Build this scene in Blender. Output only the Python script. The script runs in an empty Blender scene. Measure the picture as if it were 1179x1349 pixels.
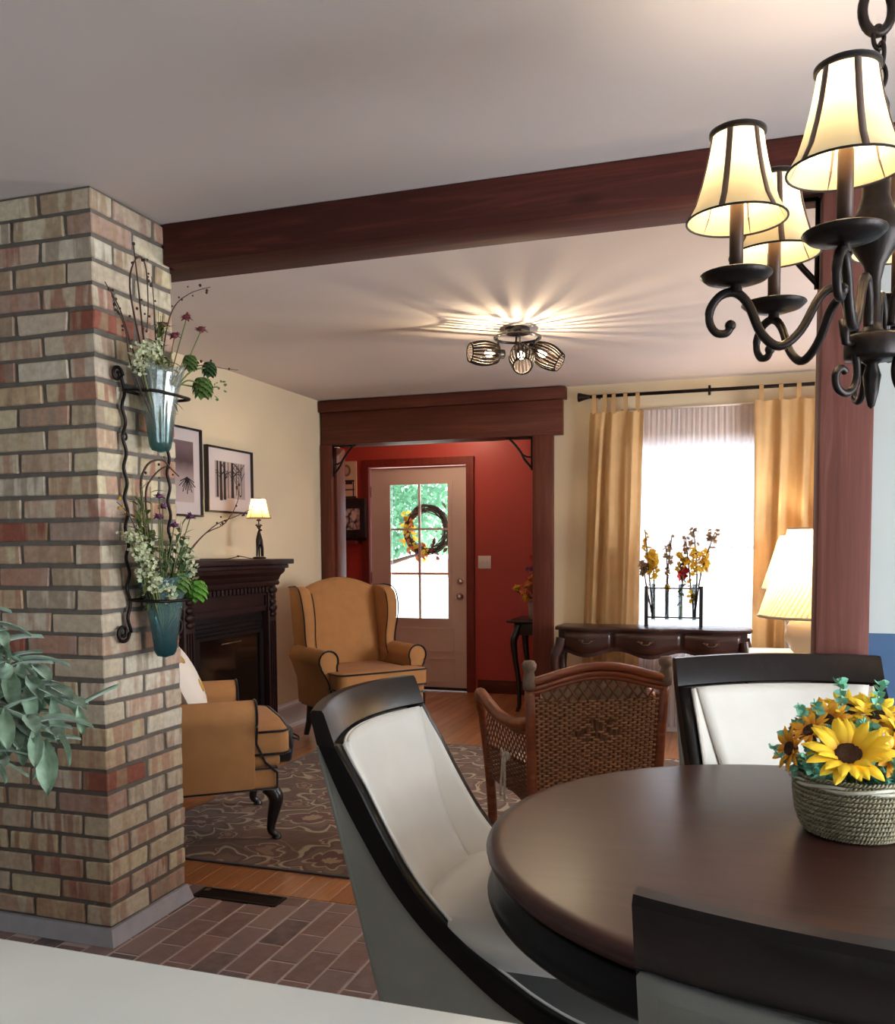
import bpy, bmesh, math, random
from mathutils import Vector, Matrix, Euler
random.seed(7)
R = math.radians
PI = math.pi
COL = bpy.context.scene.collection
SC = bpy.context.scene

# ------------------------------------------------------------------ camera
cam_d = bpy.data.cameras.new('camera')
cam = bpy.data.objects.new('camera', cam_d)
COL.objects.link(cam)
_yaw, _pitch, _roll = R(18.39), R(-3.47), R(-0.355)
_f = Vector((-math.sin(_yaw) * math.cos(_pitch), math.cos(_yaw) * math.cos(_pitch), math.sin(_pitch)))
_r = Vector((math.cos(_yaw), math.sin(_yaw), 0))
_u = _r.cross(_f)
_r2 = _r * math.cos(_roll) + _u * math.sin(_roll)
_u2 = _u * math.cos(_roll) - _r * math.sin(_roll)
m3 = Matrix((_r2, _u2, -_f)).transposed()
cam.matrix_world = Matrix.Translation((0, 0, 1.32)) @ m3.to_4x4()
cam_d.sensor_fit = 'HORIZONTAL'
cam_d.sensor_width = 36.0
cam_d.lens = 36.0 * 1188.0 / 1179.0
cam_d.shift_y = 119.5 / 1179.0
cam_d.clip_start = 0.02
SC.camera = cam

# ------------------------------------------------------------------ world, sun, daylight
SC.view_settings.view_transform = 'Standard'
SC.view_settings.look = 'None'
SC.view_settings.gamma = 1.0
SC.view_settings.use_curve_mapping = False
SC.view_settings.exposure = 0.85

w = bpy.data.worlds.new('sky')
SC.world = w
w.use_nodes = True
bg = w.node_tree.nodes['Background']
bg.inputs['Color'].default_value = (0.80, 0.90, 1.0, 1)
bg.inputs['Strength'].default_value = 2.2

def lamp_sun(direction, strength, color):
    d = bpy.data.lights.new('sun', 'SUN'); d.energy = strength; d.color = color; d.angle = R(1.5)
    o = bpy.data.objects.new('sun', d); COL.objects.link(o)
    o.rotation_euler = Vector(direction).to_track_quat('-Z', 'Y').to_euler()
    o.location = (0, 0, 12)
def lamp_area(loc, direction, sx, sy, power, color):
    d = bpy.data.lights.new('daylight', 'AREA'); d.shape = 'RECTANGLE'; d.size = sx; d.size_y = sy
    d.energy = power; d.color = color
    o = bpy.data.objects.new('daylight', d); COL.objects.link(o)
    o.location = loc
    o.rotation_euler = Vector(direction).to_track_quat('-Z', 'Z').to_euler()
def lamp_point(loc, power, color, radius=0.02, name='bulb_light', parent=None):
    d = bpy.data.lights.new(name, 'POINT'); d.energy = power; d.color = color; d.shadow_soft_size = radius
    o = bpy.data.objects.new(name, d); COL.objects.link(o); o.location = loc
    if parent: o.parent = parent
    return o

WARM = (1.0, 0.80, 0.56)
lamp_sun((0.55, 0.35, -1.0), 9.0, (1.0, 0.95, 0.86))
# daylight entering through the real windows (each light stands just outside its opening)
lamp_area((2.74, 1.35, 1.08), (-1, 0, -0.12), 1.9, 1.9, 98, (0.86, 0.93, 1.0))
lamp_area((2.72, -1.4, 1.45), (-1, 0, -0.05), 1.5, 1.2, 9, (0.86, 0.93, 1.0))
lamp_area((-0.8, -3.12, 1.55), (0, 1, -0.05), 1.6, 1.0, 4, (0.86, 0.93, 1.0))
lamp_area((2.12, 4.9, 1.45), (-1, 0, -0.05), 1.5, 1.2, 72, (0.95, 0.96, 1.0))
lamp_area((-0.33, 6.82, 1.4), (0, -1, -0.05), 1.1, 1.5, 8, (0.92, 0.96, 1.0))

# ------------------------------------------------------------------ helpers
def lin(c):
    return c / 12.92 if c <= 0.04045 else ((c + 0.055) / 1.055) ** 2.4
def rgb(r, g, b):
    return (lin(r / 255), lin(g / 255), lin(b / 255), 1.0)
def mul(c, k):
    return (min(1, c[0] * k), min(1, c[1] * k), min(1, c[2] * k), 1.0)

class NT:
    def __init__(s, name):
        s.m = bpy.data.materials.new(name); s.m.use_nodes = True
        s.t = s.m.node_tree; s.n = s.t.nodes; s.b = s.n['Principled BSDF']; s.out = s.n['Material Output']
    def node(s, typ, **kw):
        n = s.n.new(typ)
        for k, v in kw.items():
            if k.startswith('i_'):
                n.inputs[k[2:].replace('_', ' ')].default_value = v
            else:
                setattr(n, k, v)
        return n
    def link(s, a, b): s.t.links.new(a, b)
    def ramp(s, stops, interp='LINEAR'):
        r = s.n.new('ShaderNodeValToRGB'); r.color_ramp.interpolation = interp
        e = r.color_ramp.elements
        while len(e) < len(stops): e.new(0.5)
        for el, (p, c) in zip(e, stops): el.position = p; el.color = c
        return r
    def math(s, op, a, b=None, c=None):
        n = s.n.new('ShaderNodeMath'); n.operation = op
        for i, v in enumerate((a, b, c)):
            if v is None: continue
            if isinstance(v, (int, float)): n.inputs[i].default_value = v
            else: s.link(v, n.inputs[i])
        return n.outputs[0]
    def mix(s, fac, a, b):
        n = s.n.new('ShaderNodeMix'); n.data_type = 'RGBA'
        for sock, v in ((n.inputs[0], fac), (n.inputs[6], a), (n.inputs[7], b)):
            if isinstance(v, (int, float, tuple)): sock.default_value = v
            else: s.link(v, sock)
        return n.outputs[2]
    def coords(s, stretch=(1, 1, 1), kind='Object', offset=True):
        tc = s.n.new('ShaderNodeTexCoord'); mp = s.n.new('ShaderNodeMapping')
        mp.inputs['Scale'].default_value = stretch
        s.link(tc.outputs[kind], mp.inputs['Vector'])
        if offset:
            oi = s.n.new('ShaderNodeObjectInfo')
            k = s.math('MULTIPLY', oi.outputs['Random'], 37.0)
            cb = s.n.new('ShaderNodeCombineXYZ')
            for i in range(3): s.link(k, cb.inputs[i])
            s.link(cb.outputs[0], mp.inputs['Location'])
        return mp.outputs['Vector']
    def noise(s, vec, scale=5, detail=4, rough=0.55, dist=0):
        n = s.node('ShaderNodeTexNoise'); n.inputs['Scale'].default_value = scale
        n.inputs['Detail'].default_value = detail; n.inputs['Roughness'].default_value = rough
        n.inputs['Distortion'].default_value = dist
        s.link(vec, n.inputs['Vector']); return n.outputs['Fac']
    def bump(s, h, strength=0.3, dist=0.005):
        b = s.n.new('ShaderNodeBump'); b.inputs['Strength'].default_value = strength; b.inputs['Distance'].default_value = dist
        s.link(h, b.inputs['Height']); s.link(b.outputs[0], s.b.inputs['Normal'])
    def set(s, **kw):
        for k, v in kw.items(): s.b.inputs[k.replace('_', ' ')].default_value = v

def mat(name, col, rough=0.5, metal=0.0, var=0.12, scale=9, stretch=(1, 1, 1), bump=0.0, bscale=60, coat=0.0, sheen=0.0, spec=0.5):
    t = NT(name)
    v = t.coords(stretch)
    f = t.noise(v, scale)
    r = t.ramp([(0.25, mul(col, 1 - var)), (0.75, mul(col, 1 + var))])
    t.link(f, r.inputs[0]); t.link(r.outputs[0], t.b.inputs['Base Color'])
    t.set(Roughness=rough, Metallic=metal)
    t.b.inputs['Specular IOR Level'].default_value = spec
    if coat: t.b.inputs['Coat Weight'].default_value = coat; t.b.inputs['Coat Roughness'].default_value = 0.12
    if sheen: t.b.inputs['Sheen Weight'].default_value = sheen
    if bump:
        t.bump(t.noise(v, bscale, 3), bump, 0.004)
    return t.m

def wood(name, c1, c2, axis='x', rough=0.45, coat=0.0, scale=4.0, knots=False, spec=0.5):
    t = NT(name)
    st = {'x': (0.35, 6, 6), 'y': (6, 0.35, 6), 'z': (6, 6, 0.35)}[axis]
    v = t.coords(st)
    f = t.noise(v, scale, 6, 0.6, 1.2)
    r = t.ramp([(0.3, c1), (0.5, mul(c1, 1.25)), (0.72, c2)])
    t.link(f, r.inputs[0]); col = r.outputs[0]
    if knots:
        st2 = {'x': (1.6, 5, 5), 'y': (5, 1.6, 5), 'z': (5, 5, 1.6)}[axis]
        vo = t.node('ShaderNodeTexVoronoi'); vo.inputs['Scale'].default_value = 1.1
        t.link(t.coords(st2), vo.inputs['Vector'])
        k = t.ramp([(0.05, (1, 1, 1, 1)), (0.14, (0, 0, 0, 1))]); t.link(vo.outputs['Distance'], k.inputs[0])
        col = t.mix(k.outputs[0], col, mul(c1, 0.45))
    t.link(col, t.b.inputs['Base Color'])
    t.set(Roughness=rough); t.b.inputs['Specular IOR Level'].default_value = spec
    if coat: t.b.inputs['Coat Weight'].default_value = coat; t.b.inputs['Coat Roughness'].default_value = 0.15
    t.bump(t.noise(v, scale * 3, 3), 0.12, 0.002)
    return t.m

def fabric(name, col, var=0.06, weave=500, rough=0.9, sheen=0.3, bump=0.15):
    t = NT(name)
    v = t.coords((1, 1, 1))
    f = t.noise(v, 14, 5); r = t.ramp([(0.3, mul(col, 1 - var)), (0.7, mul(col, 1 + var))])
    t.link(f, r.inputs[0]); t.link(r.outputs[0], t.b.inputs['Base Color'])
    t.set(Roughness=rough); t.b.inputs['Sheen Weight'].default_value = sheen
    t.b.inputs['Specular IOR Level'].default_value = 0.2
    t.bump(t.noise(v, weave, 1), bump, 0.001)
    return t.m

def translucent(name, col, tr=0.5, see=0.0, rough=0.9, tint=None):
    t = NT(name)
    v = t.coords((1, 1, 1)); f = t.noise(v, 12, 3)
    r = t.ramp([(0.3, mul(col, 0.95)), (0.7, mul(col, 1.05))]); t.link(f, r.inputs[0])
    d = t.node('ShaderNodeBsdfDiffuse'); tl = t.node('ShaderNodeBsdfTranslucent')
    t.link(r.outputs[0], d.inputs['Color'])
    if tint: tl.inputs['Color'].default_value = tint
    else: t.link(r.outputs[0], tl.inputs['Color'])
    mx = t.node('ShaderNodeMixShader'); mx.inputs[0].default_value = tr
    t.link(d.outputs[0], mx.inputs[1]); t.link(tl.outputs[0], mx.inputs[2])
    last = mx.outputs[0]
    if see:
        tp = t.node('ShaderNodeBsdfTransparent'); m2 = t.node('ShaderNodeMixShader'); m2.inputs[0].default_value = see
        t.link(last, m2.inputs[1]); t.link(tp.outputs[0], m2.inputs[2]); last = m2.outputs[0]
    t.link(last, t.out.inputs['Surface'])
    return t.m

def pane_glass(name, tint=(0.97, 0.99, 1, 1), gloss=0.06, rough=0.02):
    t = NT(name)
    tp = t.node('ShaderNodeBsdfTransparent'); tp.inputs['Color'].default_value = tint
    g = t.node('ShaderNodeBsdfGlossy'); g.inputs['Roughness'].default_value = rough
    fr = t.node('ShaderNodeFresnel'); fr.inputs['IOR'].default_value = 1.45
    k = t.math('ADD', t.math('MULTIPLY', fr.outputs[0], 0.7), gloss * 0.3)
    mx = t.node('ShaderNodeMixShader'); t.link(k, mx.inputs[0])
    t.link(tp.outputs[0], mx.inputs[1]); t.link(g.outputs[0], mx.inputs[2])
    t.link(mx.outputs[0], t.out.inputs['Surface'])
    return t.m

def glow(name, col, strength):
    t = NT(name)
    v = t.coords(); f = t.noise(v, 5)
    t.link(f, t.b.inputs['Roughness'])
    t.b.inputs['Base Color'].default_value = col
    t.b.inputs['Emission Color'].default_value = col
    t.b.inputs['Emission Strength'].default_value = strength
    return t.m

class MB:
    def __init__(s): s.v = []; s.f = []; s.sm = []
    def add(s, vs, fs, smooth=False):
        o = len(s.v); s.v += [tuple(p) for p in vs]
        for f in fs: s.f.append([i + o for i in f]); s.sm.append(smooth)
        return s
    def box(s, x0, x1, y0, y1, z0, z1, M=None):
        vs = [Vector((x, y, z)) for z in (z0, z1) for y in (y0, y1) for x in (x0, x1)]
        if M is not None: vs = [M @ p for p in vs]
        return s.add(vs, [(0, 2, 3, 1), (4, 5, 7, 6), (0, 1, 5, 4), (2, 6, 7, 3), (0, 4, 6, 2), (1, 3, 7, 5)])
    def prism(s, poly, a0, a1, plane='xz', smooth=False):
        n = len(poly)
        def P(p, a):
            return {'xz': (p[0], a, p[1]), 'yz': (a, p[0], p[1]), 'xy': (p[0], p[1], a)}[plane]
        vs = [P(p, a0) for p in poly] + [P(p, a1) for p in poly]
        fs = [tuple(range(n)), tuple(range(2 * n - 1, n - 1, -1))]
        o = len(s.v); s.v += vs
        for f in fs: s.f.append([i + o for i in f]); s.sm.append(False)
        for i in range(n):
            j = (i + 1) % n
            s.f.append([i + o, i + n + o, j + n + o, j + o]); s.sm.append(smooth)
        return s
    def tube(s, pts, r, n=8, closed=False, caps=True, flat=1.0, up=None):
        pts = [Vector(p) for p in pts]; m = len(pts)
        rf = r if callable(r) else (lambda t: r)
        tang = []
        for i in range(m):
            if closed: d = pts[(i + 1) % m] - pts[i - 1]
            else: d = pts[min(i + 1, m - 1)] - pts[max(i - 1, 0)]
            tang.append(d.normalized() if d.length > 1e-9 else Vector((0, 0, 1)))
        a = Vector(up) if up else (Vector((0, 0, 1)) if abs(tang[0].z) < 0.9 else Vector((1, 0, 0)))
        nrm = (a - tang[0] * a.dot(tang[0])).normalized()
        vs = []
        for i in range(m):
            if up:
                a = Vector(up); nn = a - tang[i] * a.dot(tang[i])
                if nn.length > 1e-4: nrm = nn.normalized()
            else:
                nrm = nrm - tang[i] * nrm.dot(tang[i])
                if nrm.length < 1e-6: nrm = tang[i].orthogonal()
                nrm.normalize()
            bi = tang[i].cross(nrm)
            rr = rf(i / max(1, m - 1))
            for k in range(n):
                an = 2 * PI * k / n
                vs.append(pts[i] + nrm * math.cos(an) * rr * flat + bi * math.sin(an) * rr)
        fs = []
        for i in range(m if closed else m - 1):
            j = (i + 1) % m
            for k in range(n):
                l = (k + 1) % n
                fs.append((i * n + k, i * n + l, j * n + l, j * n + k))
        o = len(s.v)
        s.add(vs, fs, True)
        if caps and not closed:
            s.f.append([o + k for k in range(n)][::-1]); s.sm.append(False)
            s.f.append([o + (m - 1) * n + k for k in range(n)]); s.sm.append(False)
        return s
    def lathe(s, prof, n=24, c=(0, 0, 0), smooth=True, M=None, capb=True, capt=True):
        vs = []; fs = []
        for (r, z) in prof:
            for k in range(n):
                a = 2 * PI * k / n
                p = Vector((c[0] + r * math.cos(a), c[1] + r * math.sin(a), c[2] + z))
                vs.append(M @ p if M is not None else p)
        m = len(prof)
        for i in range(m - 1):
            for k in range(n):
                l = (k + 1) % n
                fs.append((i * n + k, i * n + l, (i + 1) * n + l, (i + 1) * n + k))
        o = len(s.v); s.add(vs, fs, smooth)
        if capb and prof[0][0] > 1e-5: s.f.append([o + k for k in range(n)][::-1]); s.sm.append(False)
        if capt and prof[-1][0] > 1e-5: s.f.append([o + (m - 1) * n + k for k in range(n)]); s.sm.append(False)
        return s
    def grid(s, fn, nu, nv, smooth=True, cu=False):
        vs = [fn(i / nu, j / nv) for i in range(nu + (0 if cu else 1)) for j in range(nv + 1)]
        fs = []
        N = nu if cu else nu + 1
        for i in range(nu):
            a = i % N; b = (i + 1) % N
            for j in range(nv):
                fs.append((a * (nv + 1) + j, b * (nv + 1) + j, b * (nv + 1) + j + 1, a * (nv + 1) + j + 1))
        return s.add(vs, fs, smooth)
    def ball(s, c, r, n=10, sc=(1, 1, 1), jitter=0):
        vs = []; fs = []
        m = max(4, n // 2 + 1)
        for i in range(m + 1):
            ph = PI * i / m
            for k in range(n):
                a = 2 * PI * k / n
                q = r * (1 + (random.uniform(-jitter, jitter) if jitter else 0))
                vs.append((c[0] + q * sc[0] * math.sin(ph) * math.cos(a), c[1] + q * sc[1] * math.sin(ph) * math.sin(a), c[2] + q * sc[2] * math.cos(ph)))
        for i in range(m):
            for k in range(n):
                l = (k + 1) % n
                fs.append((i * n + k, (i + 1) * n + k, (i + 1) * n + l, i * n + l))
        return s.add(vs, fs, True)
    def leaf(s, base, d, up, L, W, bend=0.3, cup=0.15):
        d = Vector(d).normalized(); up = Vector(up); sd = d.cross(up)
        if sd.length < 1e-4: sd = d.orthogonal()
        sd.normalize(); up = sd.cross(d).normalized(); b = Vector(base)
        rows = [(0, 0.12), (0.25, 0.8), (0.5, 1.0), (0.75, 0.72), (1.0, 0.05)]
        vs = []
        for (t, wd) in rows:
            c = b + d * L * t - up * bend * L * t * t
            for k in (-1, 0, 1):
                vs.append(c + sd * k * wd * W / 2 + up * (cup * W * wd * abs(k)))
        fs = []
        for i in range(4):
            for k in range(2):
                fs.append((i * 3 + k, i * 3 + k + 1, i * 3 + k + 4, i * 3 + k + 3))
        return s.add(vs, fs, True)
    def mesh(s, name, bevel=0, seg=2, weld=False):
        me = bpy.data.meshes.new(name)
        me.from_pydata(s.v, [], s.f)
        me.polygons.foreach_set('use_smooth', s.sm)
        if bevel or weld:
            bm = bmesh.new(); bm.from_mesh(me)
            if weld: bmesh.ops.remove_doubles(bm, verts=bm.verts, dist=1e-5)
            bmesh.ops.recalc_face_normals(bm, faces=bm.faces)
            if bevel:
                es = [e for e in bm.edges if len(e.link_faces) == 2 and e.calc_face_angle(0) > 0.6]
                bmesh.ops.bevel(bm, geom=es, offset=bevel, segments=seg, affect='EDGES', profile=0.5)
            bm.to_mesh(me); bm.free()
        me.update()
        return me
    def build(s, name, m, parent=None, loc=(0, 0, 0), rot=(0, 0, 0), bevel=0, seg=2, weld=False, allsmooth=False, solid=0, subd=0, off=0.0):
        me = s.mesh(name, bevel, seg, weld)
        if allsmooth or (bevel and seg > 1):
            for p in me.polygons: p.use_smooth = True
            me.set_sharp_from_angle(angle=R(40))
        return obj(name, me, m, parent, loc, rot, solid, subd, off)

def obj(name, me, m, parent=None, loc=(0, 0, 0), rot=(0, 0, 0), solid=0, subd=0, off=0.0):
    o = bpy.data.objects.new(name, me); COL.objects.link(o)
    if m is not None:
        if len(me.materials) == 0: me.materials.append(m)
    o.location = loc; o.rotation_euler = rot
    if parent is not None: o.parent = parent
    if solid:
        md = o.modifiers.new('solid', 'SOLIDIFY'); md.thickness = solid; md.offset = off
    if subd:
        md = o.modifiers.new('sub', 'SUBSURF'); md.levels = subd; md.render_levels = subd
    return o
def tag(o, label=None, cat=None, group=None, kind=None):
    if label: o['label'] = label
    if cat: o['category'] = cat
    if group: o['group'] = group
    if kind: o['kind'] = kind
    return o
def thing(name, label, cat, loc=(0, 0, 0), rz=0.0, group=None, kind=None):
    o = bpy.data.objects.new(name, None); COL.objects.link(o)
    o.empty_display_size = 0.1
    o.location = loc; o.rotation_euler = (0, 0, rz)
    return tag(o, label, cat, group, kind)
def struct(name, mb, m, bevel=0, **kw):
    o = mb.build(name, m, bevel=bevel, **kw); o['kind'] = 'structure'; return o
def B(x0, x1, y0, y1, z0, z1): return MB().box(x0, x1, y0, y1, z0, z1)
def copy_tree(o, parent=None):
    c = o.copy(); COL.objects.link(c); c.parent = parent
    for ch in list(o.children): copy_tree(ch, c)
    return c
def spline(pts, n=8):
    pts = [Vector(p) for p in pts]; out = []
    m = len(pts)
    for i in range(m - 1):
        p0 = pts[max(i - 1, 0)]; p1 = pts[i]; p2 = pts[i + 1]; p3 = pts[min(i + 2, m - 1)]
        for k in range(n):
            t = k / n
            out.append(0.5 * ((2 * p1) + (p2 - p0) * t + (2 * p0 - 5 * p1 + 4 * p2 - p3) * t * t + (3 * p1 - p0 - 3 * p2 + p3) * t ** 3))
    out.append(pts[-1]); return out
def lerp(a, b, t): return a + (b - a) * t
def interp(tab, t):
    for i in range(len(tab) - 1):
        if t <= tab[i + 1][0]:
            a, b = tab[i], tab[i + 1]
            k = (t - a[0]) / (b[0] - a[0]) if b[0] > a[0] else 0
            return a[1] + (b[1] - a[1]) * k
    return tab[-1][1]

# ------------------------------------------------------------------ materials
m_ceil = mat('ceiling_paint', rgb(209, 196, 190), 0.9, var=0.02, scale=2, bump=0.05, bscale=120)
m_cream = mat('cream_wall_paint', rgb(226, 207, 174), 0.8, var=0.03, scale=2, bump=0.08, bscale=150)
m_red = mat('red_wall_paint', rgb(176, 66, 56), 0.45, var=0.04, scale=2, bump=0.08, bscale=150)
m_pale = mat('pale_grey_wall_paint', rgb(188, 194, 190), 0.8, var=0.02, scale=2)
m_blue = mat('blue_wall_paint', rgb(62, 92, 128), 0.6, var=0.03, scale=2)
m_white = mat('white_trim_paint', rgb(225, 222, 218), 0.4, var=0.02, scale=3)
m_door = mat('door_paint', rgb(216, 192, 178), 0.4, var=0.02, scale=3)
m_beam = wood('stained_beam_wood', rgb(62, 25, 18), rgb(98, 44, 33), 'x', 0.65, knots=True, spec=0.25)
m_post = wood('stained_post_wood', rgb(98, 58, 50), rgb(130, 86, 77), 'z', 0.7, knots=True, spec=0.25)
m_trimx = wood('stained_trim_wood', rgb(80, 37, 25), rgb(108, 54, 38), 'x', 0.5, spec=0.3)
m_trimz = wood('stained_casing_wood', rgb(86, 41, 30), rgb(114, 60, 45), 'z', 0.5, spec=0.3)
m_espx = wood('espresso_wood', rgb(15, 8, 7), rgb(28, 15, 12), 'x', 0.3, coat=0.05, spec=0.25)
m_espz = wood('espresso_wood_upright', rgb(9, 6, 5), rgb(17, 10, 9), 'z', 0.35, spec=0.2)
m_black = mat('black_lacquer_wood', rgb(24, 18, 17), 0.35, var=0.2, scale=20, coat=0.2)
m_mahog = wood('dark_mahogany', rgb(44, 19, 14), rgb(70, 34, 26), 'x', 0.35, coat=0.2)
m_mant = wood('mantel_wood', rgb(30, 11, 9), rgb(50, 20, 16), 'z', 0.5, spec=0.3)
m_iron = mat('wrought_iron', rgb(44, 38, 36), 0.42, 0.85, var=0.25, scale=40, bump=0.15, bscale=90)
m_brass = mat('aged_brass', rgb(112, 84, 60), 0.45, 0.8, var=0.2, scale=30)
m_chrome = mat('satin_nickel', rgb(220, 215, 205), 0.25, 0.95, var=0.05, scale=30)
m_gold = fabric('gold_upholstery', rgb(178, 126, 78), 0.06, sheen=0.05)
m_pipe = fabric('black_piping', rgb(30, 22, 20), 0.1)
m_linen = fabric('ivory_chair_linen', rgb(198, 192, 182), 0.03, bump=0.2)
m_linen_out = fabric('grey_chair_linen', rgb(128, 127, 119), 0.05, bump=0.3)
m_glass = pane_glass('window_glass')
m_counter = mat('pale_counter_stone', rgb(230, 236, 232), 0.25, var=0.03, scale=14)
m_leaf = mat('green_leaf', rgb(96, 122, 60), 0.6, var=0.3, scale=40)
m_leafd = mat('dark_green_leaf', rgb(62, 90, 48), 0.6, var=0.3, scale=40)
m_leafb = mat('blue_green_leaf', rgb(124, 190, 160), 0.55, var=0.25, scale=50)
m_stem = mat('brown_twig', rgb(70, 48, 36), 0.8, var=0.3, scale=60)
m_stemg = mat('green_stem', rgb(104, 112, 58), 0.7, var=0.25, scale=60)

# ================================================================== STRUCTURE
CZ = 2.482          # ceiling
YW = 6.56           # living room back wall
XL = -3.22          # living room left wall

def paver_mat():
    t = NT('paver_clay')
    oi = t.n.new('ShaderNodeObjectInfo')
    r = t.ramp([(0.0, rgb(112, 90, 88)), (0.2, rgb(140, 108, 102)), (0.38, rgb(88, 76, 78)), (0.55, rgb(150, 126, 122)), (0.72, rgb(122, 96, 92)), (0.86, rgb(134, 114, 114)), (0.95, rgb(78, 70, 76))])
    t.link(oi.outputs['Random'], r.inputs[0])
    v = t.coords()
    n = t.noise(v, 22, 5); k = t.ramp([(0.35, (0, 0, 0, 1)), (0.75, (0.55, 0.55, 0.55, 1))]); t.link(n, k.inputs[0])
    c = t.mix(k.outputs[0], r.outputs[0], rgb(160, 134, 130))
    t.link(c, t.b.inputs['Base Color']); t.set(Roughness=0.42)
    t.bump(t.noise(v, 70, 3), 0.25, 0.003)
    return t.m
m_paver = paver_mat()
m_grout = mat('grout', rgb(196, 178, 170), 0.9, var=0.12, scale=30)

fl = struct('floor', B(-4.4, 2.7, -3.1, 2.995, -0.12, -0.0022), m_grout)
paver_me = B(-0.0487, 0.0487, -0.1005, 0.1005, -0.03, 0.0).mesh('paver', bevel=0.003, seg=1)
paver_me.materials.append(m_paver)
px0 = -1.862 - 8 * 0.1035
col = 0
x = px0
while x < 0.45:
    ph = 2.503 if col % 2 == 0 else 2.605
    y = ph - 0.207 * 5
    while y < 2.99:
        y1 = min(y + 0.207, 2.992)
        if y1 - y > 0.02:
            cx, cy = x + 0.05175, (y + y1) / 2
            in_pier = (-2.9 < cx < -2.03 and 2.43 < cy < 2.9)
            in_vent = False
            if not in_pier and not in_vent:
                p = bpy.data.objects.new('paver', paver_me); COL.objects.link(p); p.parent = fl
                p.location = (cx, cy, random.uniform(-0.0015, 0.001)); p.scale = (1, (y1 - y) / 0.207, 1)
        y += 0.207
    col += 1; x += 0.1035

def plank_mat():
    t = NT('oak_plank')
    oi = t.n.new('ShaderNodeObjectInfo')
    r = t.ramp([(0.0, rgb(172, 112, 68)), (0.35, rgb(196, 134, 86)), (0.7, rgb(182, 120, 76)), (1.0, rgb(208, 148, 100))])
    t.link(oi.outputs['Random'], r.inputs[0])
    v = t.coords((14, 0.8, 1)); n = t.noise(v, 5, 6, 0.6, 0.8)
    k = t.ramp([(0.35, (0, 0, 0, 1)), (0.8, (0.6, 0.6, 0.6, 1))]); t.link(n, k.inputs[0])
    c = t.mix(k.outputs[0], r.outputs[0], rgb(120, 68, 38))
    t.link(c, t.b.inputs['Base Color']); t.set(Roughness=0.28)
    t.b.inputs['Coat Weight'].default_value = 0.3
    return t.m
m_plank = plank_mat()
fw = struct('floor_living', B(XL - 0.1, 2.1, 2.995, 7.95, -0.12, -0.008), mat('subfloor', rgb(70, 40, 26), 0.9))
plank_me = B(-0.0408, 0.0408, -0.5, 0.5, -0.02, 0.0).mesh('plank', bevel=0.0012, seg=1)
plank_me.materials.append(m_plank)
x = XL + 0.042
while x < 1.95:
    y = 2.995 - random.uniform(0, 1.2)
    yend = 7.85 if -3.2 < x < -1.2 else YW - 0.005
    while y < yend:
        L = random.choice((1.5, 1.9, 2.3))
        a, b = max(y, 2.998), min(y + L, yend)
        if b - a > 0.06:
            p = bpy.data.objects.new('plank', plank_me); COL.objects.link(p); p.parent = fw
            p.location = (x, (a + b) / 2, random.uniform(-0.0006, 0)); p.scale = (1, (b - a) - 0.0015, 1)
        y += L
    x += 0.083

struct('ceiling', B(-4.5, 2.8, -3.2, 8.0, CZ, CZ + 0.12), m_ceil)

# living room walls
struct('wall_left', B(XL - 0.12, XL, 2.75, YW + 0.14, -0.1, CZ), m_cream)
mb = MB()
WX0, WX1, WZ0, WZ1 = -0.86, 0.20, 0.55, 2.07     # living room window
OX0, OX1, OZ = -3.14, -1.46, 2.20               # opening to the hall
mb.box(XL, OX0, YW, YW + 0.14, -0.1, CZ)
mb.box(OX0, OX1, YW, YW + 0.14, OZ, CZ)
mb.box(OX1, WX0, YW, YW + 0.14, -0.1, CZ)
mb.box(WX0, WX1, YW, YW + 0.14, -0.1, WZ0)
mb.box(WX0, WX1, YW, YW + 0.14, WZ1, CZ)
mb.box(WX1, 2.12, YW, YW + 0.14, -0.1, CZ)
struct('wall_back', mb, m_cream)
mb = MB()
mb.box(2.0, 2.12, 2.94, 4.15, -0.1, CZ); mb.box(2.0, 2.12, 5.65, YW, -0.1, CZ)
mb.box(2.0, 2.12, 4.15, 5.65, -0.1, 0.85); mb.box(2.0, 2.12, 4.15, 5.65, 2.05, CZ)
struct('wall_right', mb, m_cream)

# two-tone wall to the right of the post, in the line of the beam
struct('wall_divider', B(0.336, 2.6, 2.905, 2.99, 1.062, CZ), m_pale)
o = struct('wall_divider_lower', B(0.336, 2.6, 2.905, 2.99, -0.1, 1.062), m_blue)
# kitchen and dining walls
mb = MB()
mb.box(2.6, 2.72, -3.1, -2.15, -0.1, CZ); mb.box(2.6, 2.72, -0.65, 0.4, -0.1, CZ); mb.box(2.6, 2.72, 2.3, 2.99, -0.1, CZ)
for (a, b) in ((-2.15, -0.65), (0.4, 2.3)):
    mb.box(2.6, 2.72, a, b, -0.1, 0.82 if a < 0 else 0.04); mb.box(2.6, 2.72, a, b, 2.07, CZ)
struct('wall_dining_right', mb, m_pale)
mb = MB()
mb.box(-4.4, -1.6, -3.12, -3.0, -0.1, CZ); mb.box(0.0, 2.72, -3.12, -3.0, -0.1, CZ)
mb.box(-1.6, 0.0, -3.12, -3.0, -0.1, 1.05); mb.box(-1.6, 0.0, -3.12, -3.0, 2.05, CZ)
struct('wall_kitchen', mb, m_pale)
struct('wall_kitchen_left', B(-4.4, -4.28, -3.1, 2.87, -0.1, CZ), m_pale)
struct('wall_pantry', B(-4.4, -2.83, 2.75, 2.87, -0.1, CZ), m_pale)
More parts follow.
